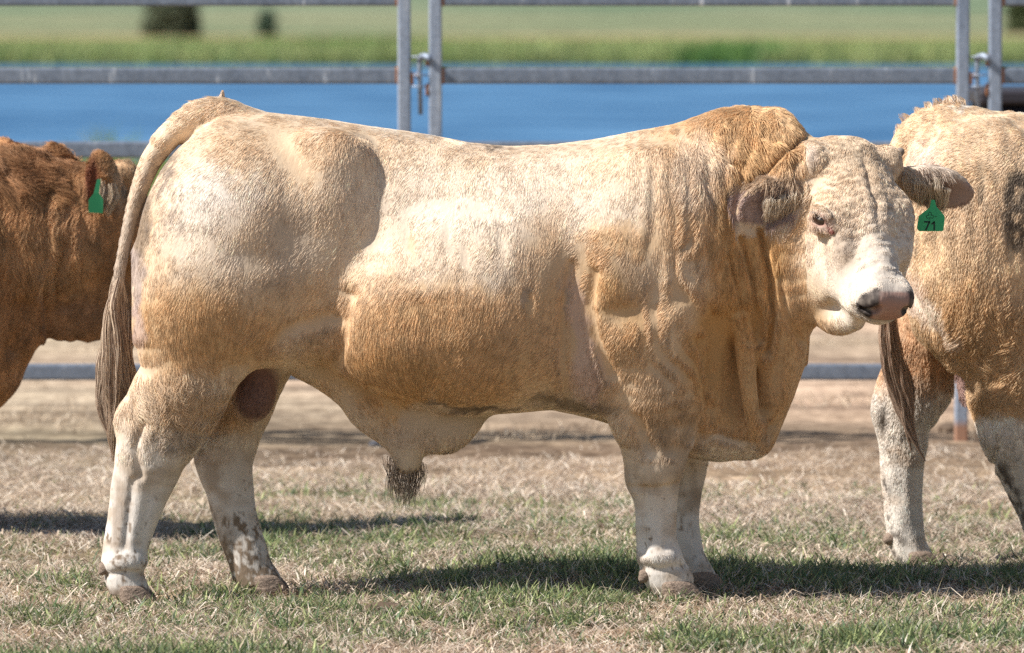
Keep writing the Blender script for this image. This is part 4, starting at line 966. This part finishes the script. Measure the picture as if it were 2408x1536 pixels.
def panel(u0, u1, label, rusty):
    x0, x1 = at(u0, 500, YF)[0], at(u1, 500, YF)[0]; rt = empty('fence_panel', ((x0+x1)/2, YF, 0)); tag(rt, label, 'fence panel', 'steel cattle panels of the yard fence')
    top = RZ[0]+.03
    for x in (x0, x1):
        mb = MB(); mb.box((x, YF, (top-.02)/2), (.046, .046, top+.02), .006); mb.build('post', m_rpost, rt)
    for z in RZ:
        mb = MB(); mb.sweep(oval(.017, .029), (x0+.0235, YF, z), (x1-.0235, YF, z), (0, 1, 0), (0, 0, 1)); mb.build('rail', m_rail, rt, False)
    for x, s_ in ((x0, 1), (x1, -1)):
        for z in RZ[:3]:
            mb = MB(); mb.sweep(oval(.0185, .0305), (x+s_*.0232, YF, z), (x+s_*.031, YF, z), (0, 1, 0), (0, 0, 1)); mb.build('weld', m_rust, rt)
    for x, s_, zs in ((x0, -1, (RZ[1]+.055, RZ[1]-.05)), (x1, 1, (RZ[1]-.01,))):
        for z in zs:
            mb = MB(); mb.box((x+s_*.028, YF-.012, z), (.012, .014, .045), .003); mb.build('lug', m_rust, rt)
            mb = MB(); c = np.array([x+s_*.058, YF-.012, z+.012]); mb.tube([c+np.array([.026*math.cos(a), .018*math.sin(a), 0]) for a in np.linspace(0, 6.28, 15)], .0035, 6); mb.build('ring', m_gal, rt, True)
    return x0, x1
panel(-290, 951, 'galvanised cattle panel behind the brown young bull and the big bull rump', 1)
panel(1024, 2262, 'middle galvanised cattle panel behind the back and head of the big cream bull', 1)
panel(2338, 3576, 'galvanised cattle panel in front of the dark tank behind the right hand bull', 1)
def pin(u, label):
    c = at(u, 160, YF-.012); rt = empty('latch_pin', c); tag(rt, label, 'latch pin', 'drop pins joining the fence panels')
    z0, z1 = at(u, 270, YF)[2], at(u, 138, YF)[2]
    mb = MB(); mb.tube([(c[0], YF-.012, z0), (c[0]-.004, YF-.012, z1-.02), (c[0]-.004, YF-.012, z1)], [.008, .008, .0085], 10); mb.build('rod', m_gal, rt, True)
    mb = MB(); mb.tube([(c[0]-.006, YF-.012, z1-.012), (c[0]+.002, YF-.012, z1+.006), (c[0]+.016, YF-.03, z1+.010), (c[0]+.03, YF-.045, z1+.004), (c[0]+.034, YF-.05, z1-.008)], [.010, .012, .012, .012, .009], 10); mb.build('handle', m_gal, rt, True)
    mb = MB(); mb.tube([(c[0]-.014, YF-.012, z1-.05), (c[0]-.014, YF-.012, z1-.07)], .004, 6); mb.build('split_ring', m_rust, rt, True)
pin(989, 'steel drop pin between the two posts above the back of the cream bull'); pin(2300, 'steel drop pin between the two posts above the right hand bull')
# dark water tank behind the last panel
m_tank = material('tank_plastic', (.028, .024, .03), .55, .4); tl_ = at(2311, 212, 6.9)
mb = MB(); hw = .62; mb.box((tl_[0]+hw, 7.4, tl_[2]/2-.03), (hw*2, .98, tl_[2]-.06), .04); tk = empty('water_tank', (tl_[0]+hw, 7.4, 0)); tag(tk, 'dark plastic water tank standing behind the fence above the right hand bull', 'tank')
mb.build('tank_body', m_tank, tk); mb = MB(); mb.box((tl_[0]+hw, 7.4, tl_[2]-.028), (hw*2+.03, 1.01, .056), .012); mb.build('rim', m_tank, tk)
for q in range(9):
    mb = MB(); mb.box((tl_[0]+.1+q*.13, 6.905, tl_[2]/2-.05), (.03, .02, tl_[2]-.2), .006); mb.build('rib', m_tank, tk)
# clods and stones
m_clod = material('clod_soil', (.11, .075, .05), .95); add_bump(m_clod, 60, .8, .006); m_stone = material('stone', (.07, .07, .08), .8)
for (u_, v_, r, lab) in ((905, 1446, .062, 'dark crumbly clod lying in the grass below the hanging belly'), (1282, 1412, .05, 'dark lump of muck in the grass left of the front hooves'), (2232, 1012, .06, 'dark clod on the bare ground beside the rusty post foot'), (1085, 1452, .02, 'small flat brown clod in the grass below the bull belly')):
    c = onground(u_, v_); cs = [(c+np.array([rng.normal(0, r*.55), rng.normal(0, r*.4), r*.12]), np.array([1, .9, .55])*r*(.4+.3*rng.random()), np.eye(3)) for _ in range(9)]
    o = lumpmesh(cs, 'soil_clod', m_clod, None, h=.004, k=.006); tag(o, lab, 'clod', 'dark clods lying on the ground')
c = onground(884, 1054); o = lumpmesh([(c+np.array([0, 0, .012]), np.array([.025, .02, .018]), np.eye(3)), (c+np.array([.018, 0, .02]), np.array([.014, .014, .016]), np.eye(3))], 'stone', m_stone, None, h=.004)
tag(o, 'small dark stone on the bare yard ground behind the sheath of the big bull', 'stone')

# ================================================================== the brown one on the left
YL = 1.7; LS = F/(15+YL)
def Bl(u, v, wd=0.): return at(u, v, YL+wd/LS)
class Beast:
    def __init__(s, f, B, sc): s.f, s.B, s.sc = f, B, sc
    def c(s, rows, k=.03, sub=3): s.f.chain([s.B(r[0], r[1], r[2]) for r in rows], r_([r[3] for r in rows], s.sc), k=k, depth=r_([r[4] for r in rows], s.sc), sub=sub)
    def e(s, u, v, wd, ru, rv, rw, k=.03, ang=0, cut=False): s.f.ell(s.B(u, v, wd), r_([ru, rw, rv], s.sc), k=k, M=rot(ang), cut=cut)
    def loft(s, rows, k=.04):
        X = lambda u: s.B(u, 600)[0]; Z = lambda v: s.B(1204, v)[2]; y0 = s.B(0, 600)[1]
        s.f.loft([(X(u), Z(t), Z(b), Z(m), wd/s.sc, y0) for u, t, b, m, wd in rows], k=k)
x0, x1 = Bl(-1560, 0)[0], Bl(620, 0)[0]
f = Field(axis(x0, x1, (Bl(-60, 0)[0], Bl(340, 0)[0]), .012, .006), np.arange(YL-.45, YL+.45, .008), np.arange(.0, 1.36, .0075)); b = Beast(f, Bl, LS)
b.loft([(-1520, 520, 640, 600, 60), (-1480, 400, 780, 600, 150), (-1350, 320, 850, 580, 220), (-1150, 310, 880, 600, 235), (-900, 350, 930, 640, 262), (-600, 360, 950, 640, 265), (-350, 350, 960, 620, 245), (-200, 338, 985, 600, 220), (-100, 338, 975, 590, 195), (-20, 345, 930, 570, 165), (60, 362, 850, 560, 140), (110, 400, 780, 560, 110)])
b.c([(-60, 560, 0, 200, 150), (60, 555, 0, 190, 140), (150, 560, 0, 160, 120), (200, 580, 0, 120, 100)], .06)
b.e(-20, 850, 0, 70, 110, 70, .06, 10); b.e(-300, 640, -150, 150, 230, 80, .06); b.e(-1300, 640, -140, 190, 230, 90, .06)
b.c([(205, 500, 0, 92, 88), (260, 510, 0, 92, 88), (320, 560, 0, 84, 74), (385, 630, 0, 66, 54), (440, 690, 0, 58, 46), (470, 725, 0, 54, 46)], .04)
b.c([(120, 690, 0, 108, 70), (200, 705, 0, 96, 68), (290, 720, 0, 72, 54), (380, 735, 0, 56, 40), (440, 750, 0, 44, 36)], .04)
b.e(285, 420, 0, 42, 40, 54, .03)
# ears, near one upright, far one behind the crest
b.c([(248, 480, -70, 26, 20), (244, 440, -84, 38, 16), (240, 400, -92, 34, 12), (232, 374, -96, 16, 8)], .014); b.c([(232, 455, -104, 14, 12), (226, 420, -110, 20, 13), (222, 395, -112, 10, 8)], .01)
f.chain([Bl(222, 470, -98), Bl(216, 430, -108), Bl(216, 392, -112)], r_([14, 24, 14], LS), k=.012, depth=r_([14, 16, 10], LS), cut=True)
b.c([(175, 420, 84, 24, 16), (150, 385, 96, 32, 12), (130, 352, 100, 17, 8)], .014)
for (ux, wz) in ((-300, -115), (-230, 115)): b.c([(ux+20, 800, wz*1.4, 95, 64), (ux+10, 930, wz*1.3, 70, 52), (ux, 1030, wz*1.1, 52, 44), (ux, 1130, wz, 38, 34), (ux+4, 1210, wz, 40, 36), (ux+14, 1256, wz, 44, 38)], .05)
for (ux, wz) in ((-1400, -120), (-1300, 120)): b.c([(ux+60, 780, wz*1.3, 120, 76), (ux+30, 900, wz*1.1, 80, 54), (ux-20, 1000, wz, 56, 42), (ux, 1110, wz, 42, 34), (ux, 1200, wz, 42, 36), (ux+14, 1256, wz, 46, 38)], .05)
b.c([(-1490, 430, 0, 30, 30), (-1530, 600, 0, 18, 18), (-1535, 760, 0, 13, 13), (-1535, 900, 0, 22, 22), (-1535, 1000, 0, 10, 10)], .02)
VL, QL = f.mesh(2); NL = vnormals(VL, QL); uL, vL = project(VL)
VL += NL*(.006*vnoise(VL*14)*1.+.004*vnoise(np.stack([VL[:, 0]*34, VL[:, 1]*20, VL[:, 2]*9], 1)))[:, None]+NL*fold(uL, vL, [(160, 560), (130, 640), (150, 720)], 14, -.012)[:, None]+NL*fold(uL, vL, [(60, 700), (30, 820)], 18, -.014)[:, None]
NL = vnormals(VL, QL)
def brown(P, nn):
    u, v = project(P); c = blobs(u, v, (.46, .245, .11), [(60, 400, 160, 70, (.30, .15, .07), .8), (60, 560, 120, 90, (.56, .33, .16), .6), (150, 600, 80, 110, (.58, .36, .19), .5), (60, 760, 130, 90, (.34, .18, .09), .5), (180, 760, 120, 50, (.33, .19, .11), .7), (20, 870, 70, 60, (.42, .25, .15), .5),
        (262, 440, 22, 60, (.52, .38, .26), .8), (240, 400, 50, 30, (.50, .28, .13), .6), (300, 410, 40, 40, (.60, .42, .25), .7)])
    inn = np.exp(-((u-217)/16)**2-((v-432)/46)**2)*(P[:, 1] < YL-60/LS)*(nn[:, 1] < -.1); inn = np.clip(inn*1.8, 0, 1)[:, None]
    return np.clip((c*(1-inn)+np.array((.20, .07, .04))*inn)*(1+.25*fbm(P*20))[:, None], .01, .9)
brn = empty('young_bull', (float(Bl(-600, 0)[0]), YL, 0)); tag(brn, 'shaggy reddish brown young bull nosing in from the left behind the big bull', 'young bull')
mesh_obj('body', VL, QL, m_skin, brn, cols=brown(VL, NL)*.75)
dl = np.clip((uL+260)/100, .12, 1)*np.where(NL[:, 1] < .3, 1, .3)
P, nn = sample(VL, QL, int(210000*HAIR), dl); u, v = project(P); D = flow(u, v, [(0, 360, -.6, .6), (100, 400, -.2, 1), (60, 600, -.1, 1), (150, 600, .05, 1), (200, 700, -.5, .7), (40, 850, -.3, 1), (-200, 600, -.3, 1), (250, 560, -.3, 1), (240, 420, .15, -1), (-600, 600, -.3, 1)])
crv = reg(u, v, 40, 395, 200, 60); L = .022+.018*reg(u, v, 90, 560, 150, 160)+.006*crv; L = np.where(u > 190, .013, L); L = np.where((v > 690), .013, L); L = np.where((u > 195) & (u < 290) & (v < 480), .016, L)
col = np.clip(brown(P, nn)*(.65+.7*rng.random(len(P)))[:, None]*(1+.3*vnoise(P*np.array([60, 60, 25.])))[:, None]*1.1, .01, .9)
fur('coat', P, nn, D, L, col, m_fur, brn, lift=.45+.3*crv, width=.0008, curl=.12+.7*crv, clump=.45+1.2*crv, freq=38.)
tuft('ear_hair', [[Bl(250, 420, -96), Bl(246, 460, -108), Bl(238, 500, -112)], [Bl(262, 430, -90), Bl(262, 470, -100), Bl(254, 510, -104)]], [r_([14, 14, 5], LS)]*2, int(500*HAIR), [(.62, .48, .33), (.5, .36, .24)], brn, rad=.0007)
tuft('poll_hair', [[Bl(290+o, 410, w_), Bl(294+o, 392, w_), Bl(288+o, 372, w_)] for o, w_ in ((-6, -20), (8, 0), (14, 20))], [r_([16, 14, 6], LS)]*3, int(300*HAIR), [(.66, .48, .30), (.5, .33, .18)], brn, rad=.0007)
def flat_tag(pts, B_, root, th=.0022):
    out = [B_(*p) for p in pts]; n = len(out); vs = [p-np.array([0, th/2, 0]) for p in out]+[p+np.array([0, th/2, 0]) for p in out]
    return mesh_obj('ear_tag', vs, [tuple(range(n)), tuple(range(n, 2*n))[::-1]]+[(k, n+k, n+(k+1) % n, (k+1) % n) for k in range(n)], m_tag2, root, smooth=False)
m_tag2 = material('dark_tag_plastic', (.012, .13, .05), .5, .3)
flat_tag([(208, 500, -125), (208, 470, -124), (220, 455, -122), (228, 422, -116), (237, 421, -116), (233, 454, -122), (243, 470, -124), (242, 502, -125)], Bl, brn)

# ================================================================== the cream bull on the right, seen from its hindquarters
YR = .72; RS = F/(15+YR)
def Br(u, v, wd=0.): return at(u, v, YR+wd/RS)
x0, x1 = Br(2010, 0)[0], Br(4260, 0)[0]
f = Field(axis(x0, x1, (x0, Br(2500, 0)[0]), .014, .0065), np.arange(YR-.42, YR+.42, .0085), np.arange(.0, 1.42, .0075)); b = Beast(f, Br, RS)
b.loft([(2104, 450, 620, 540, 60), (2118, 390, 690, 540, 130), (2150, 320, 760, 540, 190), (2210, 276, 830, 540, 225), (2300, 264, 862, 540, 242), (2420, 268, 868, 540, 250), (2560, 285, 860, 560, 245), (2700, 300, 900, 600, 262), (2900, 320, 940, 650, 275), (3200, 318, 930, 630, 265), (3400, 300, 960, 600, 245), (3550, 270, 980, 580, 215), (3700, 280, 930, 560, 170), (3800, 350, 850, 580, 130), (3860, 450, 760, 600, 80)])
for sd in (-1, 1):
    b.e(2300, 540, sd*150, 170, 240, 110, .07, 12); b.e(2290, 690, sd*160, 150, 170, 106, .06, 24); b.e(2620, 345, sd*170, 80, 50, 60, .05); b.e(3330, 560, sd*190, 150, 230, 72, .06)
b.c([(2300, 290, 0, 32, 50), (2230, 280, 0, 36, 46), (2170, 300, 0, 40, 42), (2128, 350, 0, 34, 34)], .025)
b.c([(2140, 330, 0, 34, 34), (2108, 400, 0, 27, 27), (2092, 500, 0, 19, 19), (2086, 620, 0, 14, 14), (2086, 740, 0, 11, 11)], .008)
b.c([(2385, 780, -160, 140, 80), (2372, 870, -155, 98, 70), (2376, 950, -145, 88, 58), (2384, 1010, -138, 82, 52), (2400, 1060, -130, 78, 46), (2420, 1120, -125, 66, 42), (2446, 1200, -122, 54, 38), (2470, 1280, -120, 50, 40), (2490, 1335, -120, 50, 42)], .05)
b.c([(2215, 740, 120, 110, 74), (2166, 850, 120, 84, 62), (2146, 920, 118, 88, 56), (2124, 985, 115, 68, 50), (2122, 1060, 112, 56, 44), (2122, 1150, 110, 48, 40), (2126, 1230, 110, 45, 38), (2134, 1285, 110, 44, 40), (2150, 1316, 110, 46, 42)], .045)
b.e(2080, 960, 116, 24, 44, 26, .03)
b.c([(2300, 830, 20, 32, 40), (2290, 880, 10, 30, 42), (2284, 925, 10, 22, 34)], .02)
for (ux, wz) in ((3400, -120), (3460, 120)): b.c([(ux, 800, wz*1.5, 110, 70), (ux+5, 930, wz*1.4, 92, 62), (ux, 1050, wz*1.2, 72, 52), (ux, 1150, wz, 50, 42), (ux, 1260, wz, 46, 40), (ux+14, 1330 if wz < 0 else 1310, wz, 50, 42)], .05)
b.c([(3700, 520, 0, 170, 120), (3820, 500, 0, 120, 105), (3920, 540, 0, 100, 92), (4010, 640, 0, 80, 70), (4080, 730, 0, 68, 62), (4110, 770, 0, 62, 58)], .06); b.c([(3800, 680, 0, 90, 60), (3940, 730, 0, 60, 46), (4050, 790, 0, 44, 40)], .05)
for sd in (-1, 1): b.c([(3850, 470, sd*80, 26, 20), (3835, 480, sd*150, 40, 16), (3830, 490, sd*210, 20, 10)], .015)
VR, QR = f.mesh(2); NR = vnormals(VR, QR); uR, vR = project(VR)
VR += NR*(.004*vnoise(VR*16)+.003*vnoise(np.stack([VR[:, 0]*40, VR[:, 1]*24, VR[:, 2]*14], 1))+fold(uR, vR, [(2210, 300), (2170, 340), (2148, 390)], 9, -.014)+fold(uR, vR, [(2128, 660), (2180, 760), (2262, 850)], 10, -.010)+fold(uR, vR, [(2325, 980), (2345, 1050), (2330, 1100)], 8, -.010))[:, None]
NR = vnormals(VR, QR)
def rcol(P, nn):
    u, v = project(P); dep = (P[:, 1]-YR)*RS; k = fbm(P*np.array([60, 60, 40.])+7)
    c = blobs(u, v, (.72, .53, .34), [(2330, 330, 180, 60, (.76, .58, .40), .8), (2400, 262, 160, 14, (.86, .80, .72), .9), (2180, 400, 60, 60, (.76, .58, .48), .8), (2300, 500, 140, 80, (.70, .52, .35), .6), (2330, 760, 160, 120, TAN, .8), (2180, 720, 26, 110, (.80, .66, .54), .9, -38), (2140, 640, 40, 70, (.78, .62, .50), .6),
        (2350, 950, 90, 90, TAN, .7), (2330, 1040, 90, 50, WHITE, .8), (2215, 350, 70, 24, CREAM, .7), (2170, 338, 24, 6, (.62, .44, .36), .4, -38)])
    fl = (dep > 30)*(u < 2260)*(v > 700); w_ = np.clip((v-880+30*k)/60, 0, 1)*fl; c = np.where(fl[:, None] > 0, np.array((.62, .40, .24)), c); c = c*(1-w_[:, None])+np.array((.76, .68, .59))*w_[:, None]; w_ = .5*np.clip(fbm(P*np.array([14, 14, 26.])+3)*2.5, 0, 1)*fl*(v > 880); c = c*(1-w_[:, None])+np.array((.50, .37, .26))*w_[:, None]
    w_ = np.clip((v-1000)/60, 0, 1)*(1-fl); w_ = w_*(u > 2260); c = c*(1-w_[:, None])+np.array((.70, .61, .50))*w_[:, None]
    d = .9*np.clip(k*2+.9, 0, 1)*np.clip(reg(u, v, 2405, 495, 44, 100)*1.4, 0, 1); d = np.maximum(d, .5*np.clip(k*3-.4, 0, 1)*reg(u, v, 2290, 450, 150, 40)); d = np.maximum(d, .6*np.clip(k*3-.5, 0, 1)*reg(u, v, 2130, 590, 40, 60))
    d = np.maximum(d, 1.*np.exp(-((u-2078)/9)**2-((v-985)/30)**2)*fl); d = np.maximum(d, np.clip(k*4-1.5+1.2*np.clip((v-1100)/200, 0, 1), 0, 1)*(v > 950)*.8*np.clip((2140-u)/30+.3, 0, 1)*fl); d = np.maximum(d, .9*np.clip(k*3+.6, 0, 1)*np.clip((v-1060)/40, 0, 1)*(u > 2260)*np.clip((2390+(v-1100)*.5-u)/30, 0, 1))
    d = np.maximum(d, .9*np.clip((v-1318)/12, 0, 1))
    s = (np.abs(u-2282) < 26)*(v > 850)*(v < 960)*(np.abs(dep) < 56)*(u < 2306); c = np.where(s[:, None] > 0, np.array((.34, .215, .18)), c)
    c = c*(1-d[:, None])+np.array((.10, .075, .055))*d[:, None]
    return np.clip(c*(1+.16*fbm(P*22))[:, None], .01, .95)
rb = empty('bull', (float(Br(3000, 0)[0]), YR, 0)); tag(rb, 'cream bull cut off by the right edge, rump behind the head of the big bull', 'bull')
mesh_obj('body', VR, QR, m_skin, rb, cols=rcol(VR, NR)*.8)
dr = np.clip((2620-uR)/100, .12, 1)*np.where(NR[:, 1] < .35, 1, .35)
P, nn = sample(VR, QR, int(230000*HAIR), dr); u, v = project(P); D = flow(u, v, [(2300, 300, -.8, .4), (2200, 300, -1, .2), (2150, 400, -.3, 1), (2300, 500, -.3, 1), (2380, 600, -.3, 1), (2200, 650, -.1, 1), (2300, 800, -.2, 1), (2350, 950, .2, 1), (2120, 1000, 0, 1), (2400, 1150, .2, 1), (2900, 600, -.3, 1)])
L = .014+.014*reg(u, v, 2340, 820, 120, 160)+.006*reg(u, v, 2200, 860, 90, 110); L = np.where(v > 1090, .009, L); col = np.clip(rcol(P, nn)*(.7+.55*rng.random(len(P)))[:, None]*(1+.2*vnoise(P*np.array([90, 90, 35.])))[:, None]*1.06, .01, .92)
crv = reg(u, v, 2340, 850, 110, 130)
fur('coat', P, nn, D, L, col, m_fur, rb, lift=.36+.3*crv, width=.0008, curl=.06+.3*crv, clump=.35+.5*crv)
tuft('tail_switch', [[Br(*q) for q in rows] for rows in ([(2088, 680, 0), (2094, 800, -4), (2102, 880, -4), (2118, 950, -4), (2132, 1000, -4), (2142, 1060, -4)], [(2086, 680, 0), (2084, 790, -4), (2092, 880, -4), (2112, 960, -4), (2140, 1020, -4), (2176, 1085, -4)], [(2088, 700, 0), (2100, 800, -4), (2120, 880, -4), (2134, 940, -4), (2140, 990, -4), (2160, 1050, -4)])],
     [r_([10, 17, 15, 12, 7, 2], RS)]*3, int(3000*HAIR), [(.50, .34, .24), (.34, .23, .17), (.62, .46, .34), (.20, .14, .10)], rb, rad=.0006)
tuft('tail_crest', [[Br(u_, v_, 0), Br(u_-8, v_-18, 0), Br(u_-18+rng.normal(0, 6), v_-34, 0)] for u_, v_ in ((2130, 325), (2148, 300), (2170, 285), (2195, 272), (2220, 264), (2245, 258), (2262, 256))]+[[Br(2240, 262, 0), Br(2234, 246, 0), Br(2232, 228, 0)]], [r_([18, 14, 6], RS)]*8, int(1300*HAIR), [CREAM, (.70, .48, .28), PALE], rb, rad=.0006)
for a in ((2158, 1326, 110), (2500, 1345, -120), (3416, 1338, -120), (3476, 1322, 120)): hoof(*a, 1, rb, YR, RS)
for a in ((-286, 1262, -115), (-216, 1250, 115), (-1386, 1262, -120), (-1286, 1250, 120)): hoof(*a, 1, brn, YL, LS)
o = lumpmesh([(Br(2094, 1266, 100), r_([20, 16, 15], RS), rot(-20)), (Br(2108, 1260, 100), r_([14, 14, 13], RS), rot(0))], 'dewclaw', m_hoof, rb)
